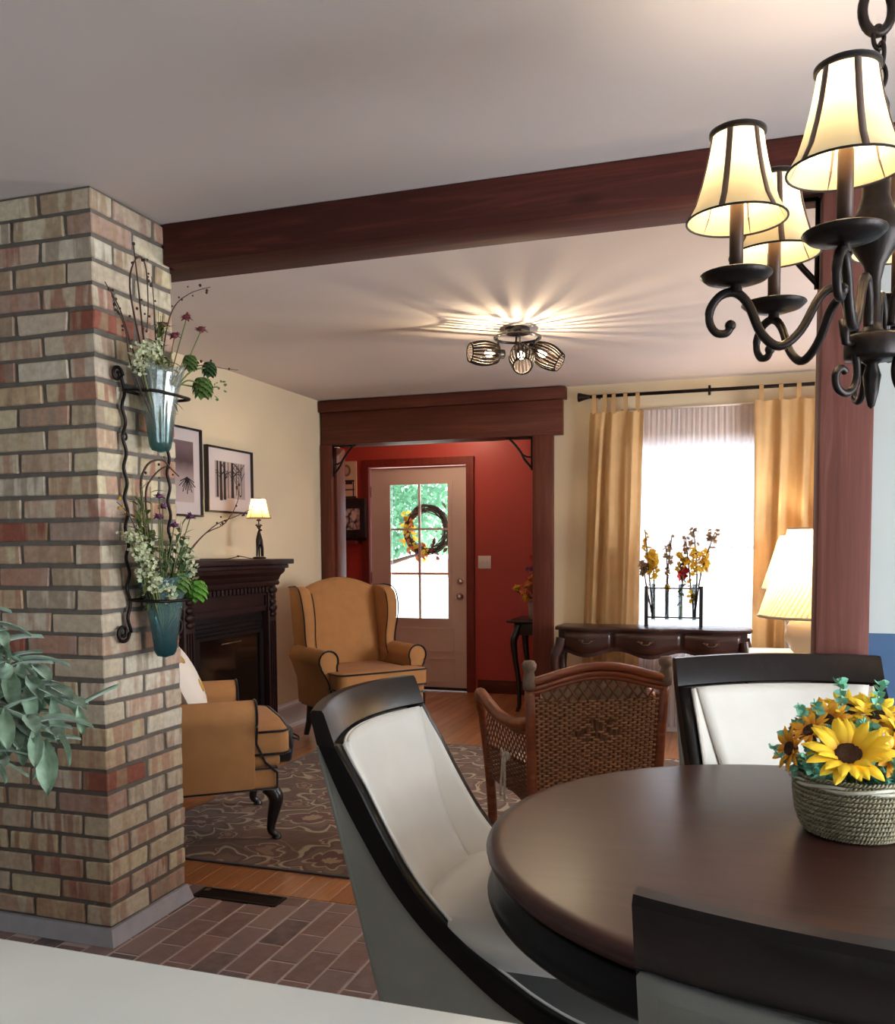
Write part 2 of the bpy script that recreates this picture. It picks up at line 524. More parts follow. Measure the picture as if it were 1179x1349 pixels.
# hall
struct('wall_hall_left', B(-4.32, -4.2, YW + 0.14, 7.99, -0.1, CZ), m_red)
mb = MB()
DX0, DX1, DZ1 = -3.375, -2.42, 2.075
mb.box(-4.2, DX0, 7.85, 7.99, -0.1, CZ); mb.box(DX0, DX1, 7.85, 7.99, DZ1, CZ); mb.box(DX1, -1.1, 7.85, 7.99, -0.1, CZ)
struct('wall_hall_back', mb, m_red)
struct('wall_hall_right', B(-1.22, -1.1, YW + 0.14, 7.85, -0.1, CZ), m_red)
mb = MB(); mb.box(-4.2, OX0, YW + 0.14, YW + 0.15, -0.1, CZ); mb.box(OX0, OX1, YW + 0.14, YW + 0.15, OZ, CZ)
mb.box(OX1, -1.22, YW + 0.14, YW + 0.15, -0.1, CZ)
struct('wall_hall_front', mb, m_red)
struct('floor_hall', B(-4.3, -3.22, 6.7, 7.95, -0.12, -0.008), m_plank)

# windows that let the daylight in (frames and panes)
def window(n, axis, a0, a1, z0, z1, c, t=0.05, cols=2, rows=1):
    w_ = thing('window_%d' % n, None, None, kind='structure')
    def bx(u0, u1, v0, v1, d0, d1):
        return B(u0, u1, d0, d1, v0, v1) if axis == 'y' else B(d0, d1, u0, u1, v0, v1)
    f = MB()
    for (u0, u1, v0, v1) in ((a0, a0 + t, z0, z1), (a1 - t, a1, z0, z1), (a0 + t, a1 - t, z0, z0 + t), (a0 + t, a1 - t, z1 - t, z1)):
        q = bx(u0, u1, v0, v1, c - 0.03, c + 0.03); f.add(q.v, q.f)
    f.build('window_frame', m_white, w_, bevel=0.004, seg=1)
    W = (a1 - a0 - 2 * t) / cols; H = (z1 - z0 - 2 * t) / rows
    for i in range(cols):
        for j in range(rows):
            bx(a0 + t + i * W + 0.008, a0 + t + (i + 1) * W - 0.008, z0 + t + j * H + 0.008, z0 + t + (j + 1) * H - 0.008, c - 0.003, c + 0.003).build('pane', m_glass, w_)
    for i in range(1, cols): bx(a0 + t + i * W - 0.015, a0 + t + i * W + 0.015, z0 + t, z1 - t, c - 0.02, c + 0.02).build('mullion', m_white, w_)
    for j in range(1, rows): bx(a0 + t, a1 - t, z0 + t + j * H - 0.015, z0 + t + j * H + 0.015, c - 0.02, c + 0.02).build('meeting_rail', m_white, w_)
window(1, 'y', WX0, WX1, WZ0, WZ1, YW + 0.09, cols=1, rows=2)
window(2, 'x', 0.4, 2.3, 0.04, 2.07, 2.66)
window(3, 'x', -2.15, -0.65, 0.82, 2.07, 2.66)
window(4, 'y', -1.6, 0.0, 1.05, 2.05, -3.06)
window(5, 'x', 4.15, 5.65, 0.85, 2.05, 2.06)

# baseboards
def base_l(name, y0, y1):
    prof = [(XL, 0), (XL + 0.02, 0), (XL + 0.02, 0.15), (XL + 0.016, 0.165), (XL + 0.012, 0.17), (XL + 0.008, 0.185), (XL, 0.185)]
    mb = MB(); mb.prism(prof, y0, y1, 'xz')
    mb.prism([(XL + 0.02, 0), (XL + 0.034, 0), (XL + 0.030, 0.018), (XL + 0.02, 0.024)], y0, y1, 'xz')
    struct(name, mb, m_white)
base_l('baseboard_left', 2.99, YW)
struct('baseboard_back', B(OX1 + 0.14, 2.0, YW - 0.018, YW, 0, 0.16), m_white, bevel=0.004)
struct('baseboard_hall', B(DX1 + 0.1, -1.22, 7.832, 7.85, 0, 0.12), m_trimx, bevel=0.004)

# ------------------------------------------------------------------ ceiling beam and post
o = MB().prism([(-1.998, 2.81), (0.6, 2.81), (0.6, 3.005), (-2.7, 3.005), (-2.7, 2.874), (-1.998, 2.874)], 2.338, CZ - 0.001, 'xy').build('ceiling_beam', m_beam, bevel=0.004)
tag(o, 'long dark red-brown stained timber beam across the ceiling from the brick column', 'beam')
o = B(0.192, 0.335, 2.832, 3.03, 0.0, 2.337).build('timber_post', m_post, bevel=0.004)
tag(o, 'square red-brown stained timber post under the ceiling beam beside the blue wall', 'post')

# header and posts around the hall opening
h = thing('opening_header', 'wide stained wood header and posts framing the opening to the red hall', 'door casing', (-2.3, YW, 0))
def hb(x0, x1, y0, y1, z0, z1): return B(x0 + 2.3, x1 + 2.3, y0 - YW, y1 - YW, z0, z1)
hb(-3.215, -1.255, 6.475, 6.558, 2.388, 2.474).build('crown_board', m_trimx, h, bevel=0.003)
hb(-3.2, -1.28, 6.505, 6.558, 2.135, 2.386).build('header_board', m_trimx, h, bevel=0.003)
hb(-1.5, -1.35, 6.50, 6.558, 0.002, 2.134).build('side_post', m_trimz, h, bevel=0.003)
hb(-3.213, -3.12, 6.50, 6.558, 0.002, 2.134).build('side_post', m_trimz, h, bevel=0.003)
hb(-3.138, -3.10, 6.56, 6.72, 0.002, 2.12).build('jamb_lining', m_trimz, h, bevel=0.002)
hb(-1.50, -1.462, 6.56, 6.72, 0.002, 2.12).build('jamb_lining', m_trimz, h, bevel=0.002)
hb(-3.10, -1.50, 6.56, 6.72, 2.135, 2.19).build('soffit_board', m_trimx, h, bevel=0.002)

# corner brackets (curved iron)
def corner_bracket(loc, sx, size, label):
    t = thing('corner_bracket', label, 'bracket', loc, group=None)
    r = 0.007
    MB().tube([(0, 0, 0), (0, 0, -size)], r, 6).build('upright', m_iron, t)
    MB().tube([(0, 0, 0), (sx * size * 0.8, 0, 0)], r, 6).build('top_bar', m_iron, t)
    MB().tube(spline([(0, 0, -size * 0.93), (sx * size * 0.22, 0, -size * 0.66), (sx * size * 0.33, 0, -size * 0.45), (sx * size * 0.52, 0, -size * 0.2), (sx * size * 0.7, 0, -0.004)], 6), r * 1.3, 6).build('brace', m_iron, t)
    MB().tube(spline([(0, 0, -size * 0.6), (sx * size * 0.15, 0, -size * 0.58), (sx * size * 0.30, 0, -size * 0.5)], 6), r, 6).build('curl', m_iron, t)
corner_bracket((-3.108, 6.525, 2.126), 1, 0.24, 'black iron corner bracket beside the two pieces of hall art')
corner_bracket((-1.512, 6.525, 2.126), -1, 0.24, 'black iron corner bracket above the hall table, near the gold curtain')
corner_bracket((0.182, 2.9, 2.33), -1, 0.26, 'black iron corner bracket between the ceiling beam and the timber post')

# ------------------------------------------------------------------ front door
d = thing('door_1', 'front door with six glass panes and pale peach paint at the end of the red hall', None, (-2.9, 7.87, 0), kind='structure')
def db(x0, x1, y0, y1, z0, z1): return B(x0 + 2.9, x1 + 2.9, y0 - 7.87, y1 - 7.87, z0, z1)
mb = MB()
for a in ((-3.366, -3.19, 0.03, 2.068), (-2.585, -2.428, 0.03, 2.068), (-3.19, -2.585, 1.925, 2.068), (-3.19, -2.585, 0.03, 0.655)):
    q = db(a[0], a[1], 7.868, 7.912, a[2], a[3]); mb.add(q.v, q.f)
mb.build('door_slab', m_door, d)
mb = MB()
for a in ((-3.205, -3.17, 0.64, 1.94), (-2.605, -2.57, 0.64, 1.94), (-3.17, -2.605, 0.64, 0.672), (-3.17, -2.605, 1.908, 1.94)):
    q = db(a[0], a[1], 7.856, 7.868, a[2], a[3]); mb.add(q.v, q.f)
mb.build('glazing_bead', m_door, d)
PX = [-3.17, -2.8875, -2.605]; PZ = [0.672, 1.084, 1.496, 1.908]
for i in range(2):
    for j in range(3):
        db(PX[i] + 0.006, PX[i + 1] - 0.006, 7.886, 7.892, PZ[j] + 0.006, PZ[j + 1] - 0.006).build('pane', m_glass, d)
db(-2.8975, -2.8775, 7.87, 7.895, 0.672, 1.908).build('muntin', m_door, d)
for z in PZ[1:3]: db(-3.17, -2.605, 7.872, 7.894, z - 0.009, z + 0.009).build('muntin', m_door, d)
for (z0, z1) in ((0.36, 0.58), (0.08, 0.30)):
    mb = MB()
    for a in ((-3.23, -2.55, z1 - 0.012, z1), (-3.23, -2.55, z0, z0 + 0.012), (-3.23, -3.218, z0, z1), (-2.562, -2.55, z0, z1)):
        q = db(a[0], a[1], 7.861, 7.868, a[2], a[3]); mb.add(q.v, q.f)
    mb.build('raised_panel', m_door, d)
Mk = Matrix.Rotation(R(90), 4, 'X')
for z, n_ in ((0.876, 'door_knob'), (1.014, 'deadbolt')):
    mb = MB(); prof = [(0.032, 0), (0.033, 0.008), (0.014, 0.012), (0.013, 0.03), (0.028, 0.038), (0.03, 0.05), (0.022, 0.06), (0, 0.063)] if n_ == 'door_knob' else [(0.03, 0), (0.031, 0.01), (0.024, 0.016), (0.02, 0.02), (0, 0.021)]
    mb.lathe(prof, 18, M=Mk); mb.build(n_, m_chrome, d, loc=(-2.492 + 2.9, -0.002, z))
for z in (1.85, 1.05, 0.25): db(-3.372, -3.36, 7.855, 7.868, z - 0.05, z + 0.05).build('hinge', m_chrome, d)
db(-3.366, -2.428, 7.86, 7.9, 0.005, 0.03).build('door_sweep', m_black, d)
mb = MB()
mb.box(DX0 - 0.07, DX0 - 0.001, 7.822, 7.849, 0, DZ1 + 0.07); mb.box(DX1 + 0.001, DX1 + 0.072, 7.822, 7.849, 0, DZ1 + 0.07); mb.box(DX0 - 0.001, DX1 + 0.001, 7.822, 7.849, DZ1 + 0.003, DZ1 + 0.07)
struct('trim_1', mb, wood('hall_door_casing_wood', rgb(104, 34, 24), rgb(128, 46, 34), 'z', 0.45))

# ------------------------------------------------------------------ outdoors
g = struct('ground', B(-30, 25, 8.0, 60, -0.35, -0.2), mat('pale_concrete', rgb(232, 230, 224), 0.9, var=0.05, scale=1.5))
m_fence = wood('weathered_fence', rgb(150, 120, 104), rgb(186, 158, 140), 'z', 0.8)
fe = thing('yard_fence', 'weathered vertical board fence seen through the front door glass', 'fence', (-16.5, 44, -0.2))
bm_ = B(-0.07, 0.07, -0.012, 0.012, 0, 0.95).mesh('fence_board'); bm_.materials.append(m_fence)
for i in range(36):
    b_ = obj('fence_board', bm_, None, fe, (-3.0 + i * 0.15, 0, random.uniform(0, 0.02)))
B(-3.1, 2.4, 0.013, 0.05, 0.72, 0.8).build('fence_rail', m_fence, fe)
B(-3.1, 2.4, 0.013, 0.05, 0.25, 0.33).build('fence_rail', m_fence, fe)
def tree(loc, h, rx, n, label, m1):
    t = thing('garden_tree', label, 'tree', loc)
    mb = MB(); mb.tube(spline([(0, 0, -0.02), (0.05, 0, h * 0.25), (0, 0.05, h * 0.6), (0.1, 0, h * 0.85)], 5), lambda q: 0.13 * (1 - q * 0.8), 8)
    for k in range(7):
        a = k * 2.4; z0 = h * (0.2 + 0.08 * k)
        mb.tube(spline([(0, 0, z0), (0.5 * rx * math.cos(a), 0.5 * rx * math.sin(a), z0 + 0.3), (0.85 * rx * math.cos(a), 0.85 * rx * math.sin(a), z0 + 0.45)], 4), lambda q: 0.05 * (1 - q * 0.8), 6)
    mb.build('trunk', m_stem, t)
    mb = MB()
    for k in range(n):
        u = random.uniform(0, 1); a = random.uniform(0, 2 * PI); rr = rx * math.sqrt(random.random()) * math.sin(PI * min(0.97, 0.1 + 0.85 * u)) ** 0.6
        p = Vector((rr * math.cos(a), rr * math.sin(a), 1.45 + (h - 1.0) * u))
        dd = Vector((random.uniform(-1, 1), random.uniform(-1, 1), random.uniform(-1, 0.4)))
        mb.leaf(p, dd, Vector((random.uniform(-1, 1), random.uniform(-1, 1), 1)), random.uniform(0.10, 0.17), 0.07, 0.3)
    c = mb.build('foliage', m1, t); c['kind'] = 'stuff'
m_tree = translucent('tree_leaves', rgb(112, 160, 128), 0.5)
m_tree2 = translucent('tree_leaves_pale', rgb(130, 174, 142), 0.5)
tree((-6.35, 14.0, -0.2), 5.2, 1.8, 9000, 'tall leafy green tree left of the wreath behind the yard fence', m_tree)
tree((-6.25, 19.4, -0.2), 6.0, 2.3, 8000, 'pale leafy tree behind the right side of the door wreath', m_tree2)
tree((-11.4, 24.5, -0.2), 6.5, 3.0, 4500, 'distant dark leafy tree far behind the yard fence', m_tree)

# ------------------------------------------------------------------ brick column
def brick_mat():
    t = NT('old_brick')
    oi = t.n.new('ShaderNodeObjectInfo')
    cols = [rgb(214, 198, 164), rgb(200, 174, 140), rgb(206, 190, 166), rgb(188, 156, 132), rgb(216, 204, 178), rgb(152, 88, 70), rgb(196, 172, 150), rgb(210, 194, 158), rgb(182, 152, 136), rgb(218, 208, 188), rgb(202, 178, 158), rgb(196, 176, 144), rgb(208, 190, 170), rgb(186, 150, 128), rgb(212, 198, 172), rgb(200, 184, 160)]
    r = t.ramp([(i / len(cols), c) for i, c in enumerate(cols)], 'CONSTANT')
    t.link(oi.outputs['Random'], r.inputs[0])
    r2 = t.math('FRACT', t.math('MULTIPLY', oi.outputs['Random'], 17.3))
    v = t.coords((1, 1, 0.12))
    n = t.noise(v, 24, 2, 0.5)
    k = t.ramp([(0.47, (0, 0, 0, 1)), (0.56, (0.75, 0.75, 0.75, 1))]); t.link(n, k.inputs[0])
    c2 = t.ramp([(0, rgb(186, 148, 124)), (0.25, rgb(168, 140, 112)), (0.5, rgb(206, 190, 164)), (0.65, rgb(178, 132, 110)), (0.8, rgb(160, 140, 122)), (0.92, rgb(160, 98, 80))], 'CONSTANT'); t.link(r2, c2.inputs[0])
    c = t.mix(k.outputs[0], r.outputs[0], c2.outputs[0])
    v2 = t.coords(); n2 = t.noise(v2, 45, 5); k2 = t.ramp([(0.3, (0.73, 0.70, 0.67, 1)), (0.7, (1.02, 1.0, 0.97, 1))]); t.link(n2, k2.inputs[0])
    mm = t.node('ShaderNodeMix'); mm.data_type = 'RGBA'; mm.blend_type = 'MULTIPLY'; mm.inputs[0].default_value = 1
    t.link(c, mm.inputs[6]); t.link(k2.outputs[0], mm.inputs[7])
    t.link(mm.outputs[2], t.b.inputs['Base Color']); t.set(Roughness=0.85)
    t.bump(n2, 0.5, 0.004)
    return t.m
m_brick = brick_mat()
m_mortar = mat('grey_mortar', rgb(108, 99, 90), 0.95, var=0.15, scale=30, bump=0.5, bscale=120)
pier = thing('brick_column', 'square column of old cream and red bricks with grey mortar joints', 'column', (-2.0, 2.437, 0))
Z0, NC = 0.056, 32
CH = (CZ - 0.001 - Z0) / NC
B(-0.80, -0.008, 0.008, 0.423, 0.0, CZ - 0.001).build('mortar_core', m_mortar, pier)
mb = MB(); pf = [(0.022, 0), (0.02, 0.03), (0.008, 0.052), (-0.01, 0.058)]
mb.add([(-0.82, -0.022, 0), (0.022, -0.022, 0), (0.022, 0.44, 0), (-0.82, 0.44, 0), (-0.82, -0.008, 0.056), (0.006, -0.008, 0.056), (0.006, 0.425, 0.056), (-0.82, 0.425, 0.056)],
       [(0, 1, 5, 4), (1, 2, 6, 5), (2, 3, 7, 6), (3, 0, 4, 7), (4, 5, 6, 7)])
mb.build('base_skirt', mat('grey_skirt_mortar', rgb(172, 168, 172), 0.8, var=0.1, scale=20), pier)
U = 0.2155; HB = CH - 0.0155
def brick_mesh(L, D, seed):
    rr = random.Random(seed)
    vs = []
    for z in (0, HB):
        for y in (0, D):
            for xx in (0, L):
                vs.append((xx + rr.uniform(-0.003, 0.003), y + rr.uniform(-0.001, 0.0015), z + rr.uniform(-0.0028, 0.0028)))
    mb = MB(); q = B(0, 1, 0, 1, 0, 1); mb.add(vs, q.f)
    me = mb.mesh('brick', bevel=0.0035, seg=1)
    me.materials.append(m_brick); return me
full = [brick_mesh(U - 0.0145, 0.1, i) for i in range(9)]
half = [brick_mesh(U / 2 - 0.0145, 0.1, 20 + i) for i in range(4)]
def put_brick(me, x, y, z, rz):
    b_ = bpy.data.objects.new('brick', me); COL.objects.link(b_); b_.parent = pier
    b_.location = (x, y, z + 0.0075); b_.rotation_euler = (0, 0, rz)
for k in range(NC):
    z = Z0 + k * CH
    jx = random.uniform(-0.004, 0.004)
    # local frame: corner at (0,0); front face is y=0 running to -x, right face is x=0 running to +y
    if k % 2 == 0:
        put_brick(random.choice(full), 0.0 + random.uniform(-.002, .002), 0.001, z, R(90))        # right-face stretcher, header on the front
        put_brick(random.choice(full), 0.0 + random.uniform(-.003, .002), U + 0.003 + jx, z, R(90))
        xx = -U / 2 - 0.004
    else:
        xx = -0.001
        put_brick(random.choice(full), 0.0 + random.uniform(-.003, .002), U / 2 + 0.004 + jx, z, R(90))
        put_brick(random.choice(half), 0.0 + random.uniform(-.003, .002), 1.5 * U + 0.006 + jx, z, R(90))
    n_ = 0
    while xx > -0.66:
        put_brick(random.choice(full), xx - U + 0.0145 + (0 if (k % 2 and n_ == 0) else jx), 0.0 + random.uniform(-.002, .003), z, 0)
        xx -= U; n_ += 1

# ------------------------------------------------------------------ floor register
v = thing('floor_vent', 'dark metal floor register set into the brick floor beside the column', 'vent', (-1.815, 2.93, 0))
mb = MB()
for a in ((-0.178, 0.178, -0.045, -0.034), (-0.178, 0.178, 0.034, 0.045), (-0.178, -0.165, -0.034, 0.034), (0.165, 0.178, -0.034, 0.034)):
    mb.box(a[0], a[1], a[2], a[3], -0.004, 0.005)
m_reg = mat('dark_bronze', rgb(40, 30, 28), 0.5, 0.6)
mb.build('vent_frame', m_reg, v)
B(-0.165, 0.165, -0.034, 0.034, -0.006, -0.003).build('vent_backing', m_black, v)
sl = B(-0.164, 0.164, -0.0022, 0.0022, -0.003, 0.003).mesh('slat'); sl.materials.append(m_reg)
for i in range(7): obj('slat', sl, None, v, (0, -0.027 + i * 0.009, 0), (R(20), 0, 0))
B(-0.16, -0.14, 0.006, 0.03, 0.003, 0.008).build('vent_lever', m_chrome, v)

# ------------------------------------------------------------------ kitchen counter in front
c = thing('kitchen_island', 'kitchen island with a pale stone counter top', 'counter', (-0.2, 0.3, 0))
B(-1.6, 1.4, -0.45, 0.438, 0.872, 0.91).build('countertop', m_counter, c, bevel=0.005, seg=3)
B(-1.55, 1.35, -0.42, 0.13, 0.08, 0.871).build('cabinet_body', m_white, c)
B(-1.5, 1.3, -0.38, 0.10, 0.0, 0.08).build('toe_kick', m_black, c)
for i in range(4):
    B(-1.53 + i * 0.72, -0.85 + i * 0.72, 0.131, 0.15, 0.1, 0.85).build('end_panel', m_white, c, bevel=0.004)

# ================================================================== DINING TABLE
t = thing('dining_table', 'round dark espresso wood pedestal dining table with a polished top', 'table', (0.144, 1.814, 0))
def esp_top():
    q = NT('polished_espresso_top')
    v = q.coords((0.5, 5, 5)); f = q.noise(v, 5, 6, 0.6, 0.8)
    r = q.ramp([(0.3, rgb(48, 24, 20)), (0.7, rgb(66, 36, 30))]); q.link(f, r.inputs[0])
    q.link(r.outputs[0], q.b.inputs['Base Color']); q.set(Roughness=0.36)
    q.b.inputs['Specular IOR Level'].default_value = 0.35
    q.b.inputs['Coat Weight'].default_value = 0.08; q.b.inputs['Coat Roughness'].default_value = 0.2
    return q.m
m_top = esp_top()
rt = 0.637
MB().lathe([(0.0, 0.715), (rt - 0.045, 0.715), (rt - 0.02, 0.718), (rt - 0.008, 0.726), (rt - 0.001, 0.738), (rt + 0.001, 0.746), (rt - 0.003, 0.753), (rt - 0.012, 0.758), (rt - 0.03, 0.760), (0.0, 0.760)], 96).build('tabletop', m_top, t)
MB().lathe([(rt - 0.03, 0.715), (rt - 0.016, 0.712), (rt - 0.016, 0.678), (rt - 0.006, 0.672), (rt - 0.001, 0.664), (rt - 0.004, 0.656), (rt - 0.016, 0.652), (rt - 0.06, 0.652), (rt - 0.06, 0.715)], 96, capb=False, capt=False).build('apron', m_espz, t)
MB().lathe([(0.0, 0.714), (0.2, 0.714), (0.2, 0.68), (0.16, 0.67), (0.16, 0.58), (0.10, 0.54), (0.075, 0.48), (0.085, 0.40), (0.115, 0.32), (0.12, 0.25), (0.09, 0.18), (0.13, 0.15), (0.13, 0.10), (0, 0.10)], 40).build('pedestal', m_espz, t)
for k in range(4):
    a = R(45 + 90 * k)
    pts = [(0.06, 0, 0.14), (0.18, 0, 0.13), (0.28, 0, 0.07), (0.36, 0, 0.035)]
    MB().tube([Vector((p[0] * math.cos(a), p[0] * math.sin(a), p[2])) for p in spline(pts, 5)], lambda q: 0.042 * (1 - 0.35 * q), 10, flat=0.8).build('foot', m_espz, t)

# ================================================================== DINING CHAIRS
UE = [(0.0, 0.975), (0.033, 0.898), (0.081, 0.813), (0.132, 0.72), (0.190, 0.628), (0.248, 0.562), (0.322, 0.492), (0.388, 0.445), (0.45, 0.407), (0.52, 0.375), (0.60, 0.352), (0.70, 0.335), (0.80, 0.324)]
LE = [(-0.010, 0.902), (0.035, 0.805), (0.088, 0.712), (0.148, 0.618), (0.216, 0.538), (0.292, 0.470), (0.375, 0.405), (0.45, 0.362), (0.52, 0.335), (0.60, 0.315), (0.70, 0.302), (0.80, 0.294)]
RE = [(-0.010, 0.902), (0.063, 0.63), (0.10, 0.485), (0.142, 0.32)]     # rear edge (x, z)
def re_x(z):
    for i in range(len(RE) - 1):
        (xa, za), (xb, zb) = RE[i], RE[i + 1]
        if z >= zb: return xa + (xb - xa) * (za - z) / (za - zb)
    return RE[-1][0]
def u_at(z):
    for i in range(len(UE) - 1):
        (xa, za), (xb, zb) = UE[i], UE[i + 1]
        if z >= zb: return xa + (xb - xa) * (za - z) / (za - zb)
    return UE[-1][0]
def dining_chair(loc, rz, W, label, fw=0.68):
    t = thing('dining_chair', label, 'chair', loc, rz, 'upholstered dining chairs around the round table')
    hw = W / 2; bow = 0.055
    # top rail
    def rail(i, j):
        y = lerp(-hw, hw, i)
        bx_ = -bow * (1 - (2 * y / W) ** 2)
        prof = [(-0.014, 0.905), (-0.030, 0.97), (-0.024, 0.978), (-0.002, 0.978), (0.003, 0.972), (0.027, 0.907), (0.024, 0.902), (-0.010, 0.902)]
        k = int(round(j * 8)) % 8
        return Vector((prof[k][0] + bx_, y, prof[k][1] + 0.004 * math.cos(2 * PI * i * 0.5 - PI / 2)))
    mb = MB(); mb.grid(rail, 24, 8)
    n0 = len(mb.v)
    mb.f.append(list(range(0, 8))); mb.sm.append(False)
    mb.f.append(list(range(n0 - 9, n0 - 1))[::-1]); mb.sm.append(False)
    mb.build('top_rail', m_espx, t, weld=True, allsmooth=True)
    # side frames
    us = [tuple(p)[:2] for p in spline([(a, b, 0) for a, b in UE if b < 0.85], 4)]
    ls = [tuple(p)[:2] for p in spline([(a, b, 0) for a, b in LE], 4)]
    us = [p for p in us if p[0] <= fw + 0.001]; ls = [p for p in ls if p[0] <= fw + 0.001]
    poly = [(0.027, 0.902)] + us + [(fw + 0.005, us[-1][1] - 0.01)] + ls[::-1]
    for s in (-1, 1):
        y0, y1 = (hw - 0.036, hw) if s > 0 else (-hw, -hw + 0.036)
        MB().prism(poly, y0, y1, 'xz', smooth=True).build('side_frame', m_espz, t, allsmooth=False)
        panel = [(x + 0.004, z) for x, z in ls] + [(fw, 0.29), (0.148, 0.29)] + RE[::-1][:-1]
        ya, yb = (hw - 0.03, hw - 0.004) if s > 0 else (-hw + 0.004, -hw + 0.03)
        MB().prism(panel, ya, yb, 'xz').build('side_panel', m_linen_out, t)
        # piping along the inner edge of the frame
        MB().tube([(x + 0.003, s * (hw - 0.038), z) for x, z in [(0.029, 0.9), (0.055, 0.855)] + us], 0.004, 6).build('piping', m_linen, t)
    # inner upholstery : centre panel and two wings
    def edge(tt):     # centre panel edge, tt 0 top, 1 seat
        z = lerp(0.90, 0.462, tt)
        return u_at(z) - 0.004 - 0.105 * tt ** 0.8, (hw - 0.046) - 0.105 * tt, z
    def centre(i, j):
        x, y, z = edge(j); s = lerp(-1, 1, i)
        return Vector((x - (bow * (1 - 0.5 * j)) * (1 - s * s) + 0.012 * math.sin(PI * j), y * s, z))
    MB().grid(centre, 16, 18).build('back_cushion', m_linen, t, solid=0.012, off=-1)
    for s in (-1, 1):
        def wing(i, j):
            x, y, z = edge(j); xf = u_at(z) + 0.002; k = i
            return Vector((lerp(x, xf, k), s * lerp(y, hw - 0.037, k), z))
        MB().grid(wing, 6, 18).build('back_wing', m_linen, t, solid=0.01)
        MB().tube([Vector((edge(q / 14)[0] + 0.002, s * edge(q / 14)[1], edge(q / 14)[2])) for q in range(15)], 0.003, 5).build('seam', m_linen, t)
    MB().tube([Vector((centre(i / 16, 0))) + Vector((0.002, 0, 0.0)) for i in range(17)], 0.004, 6).build('piping', m_linen, t)
    # rear upholstery
    def rear(i, j):
        z = lerp(0.90, 0.30, j); s = lerp(-1, 1, i)
        return Vector((re_x(z) - bow * (1 - s * s) * (1 - 0.25 * j) + 0.004, s * (hw - 0.006), z))
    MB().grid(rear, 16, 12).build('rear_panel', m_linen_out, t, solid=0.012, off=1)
    brd = [rear(0.03, q / 10 * 0.97 + 0.03) for q in range(10, -1, -1)] + [rear(q / 20, 0.03) for q in range(1, 20)] + [rear(0.97, q / 10 * 0.97 + 0.03) for q in range(0, 11)]
    MB().tube([p + Vector((-0.008, 0, 0)) for p in brd], 0.005, 6).build('rear_piping', m_linen_out, t)
    # seat
    mb = MB()
    def seat(i, j):
        s = lerp(-1, 1, i); x = lerp(0.19, fw - 0.01, j)
        yw = hw - 0.037
        dome = 0.022 * (1 - s ** 4) * (1 - (2 * j - 1) ** 4)
        return Vector((x, s * yw, 0.452 + dome))
    mb.grid(seat, 14, 10)
    mb.build('seat_cushion', m_linen, t, solid=0.09, off=-1)
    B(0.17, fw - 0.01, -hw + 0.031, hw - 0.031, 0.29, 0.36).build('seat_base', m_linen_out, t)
    for (x, s) in ((fw - 0.04, -1), (fw - 0.04, 1), (0.17, -1), (0.17, 1)):
        y = s * (hw - 0.03); dx = 0.0 if x > 0.3 else -0.04
        mb = MB(); mb.add([(x - 0.02, y - 0.02, 0.29), (x + 0.02, y - 0.02, 0.29), (x + 0.02, y + 0.02, 0.29), (x - 0.02, y + 0.02, 0.29),
                           (x - 0.014 + dx, y - 0.014, 0), (x + 0.014 + dx, y - 0.014, 0), (x + 0.014 + dx, y + 0.014, 0), (x - 0.014 + dx, y + 0.014, 0)],
                          [(0, 1, 2, 3), (7, 6, 5, 4), (0, 4, 5, 1), (1, 5, 6, 2), (2, 6, 7, 3), (3, 7, 4, 0)])
        mb.build('leg', m_espz, t)
    return t
dining_chair((-0.848, 1.985, 0), R(0), 0.555, 'dining chair with ivory back whose side faces the brick column and paver floor')
far_chair = dining_chair((0.087, 2.685, 0), R(-90 + 20.5), 0.568, 'dining chair with ivory back behind the sunflower basket, beside the timber post', 0.60)
far_chair.scale = (1.03, 1.03, 1.03)
near_chair = dining_chair((0.193, 0.845, 0), R(90 - 4), 0.57, 'dining chair seen from its grey linen back, pushed in beside the kitchen counter', 0.60)
near_chair.scale = (1.017, 1.017, 1.017)

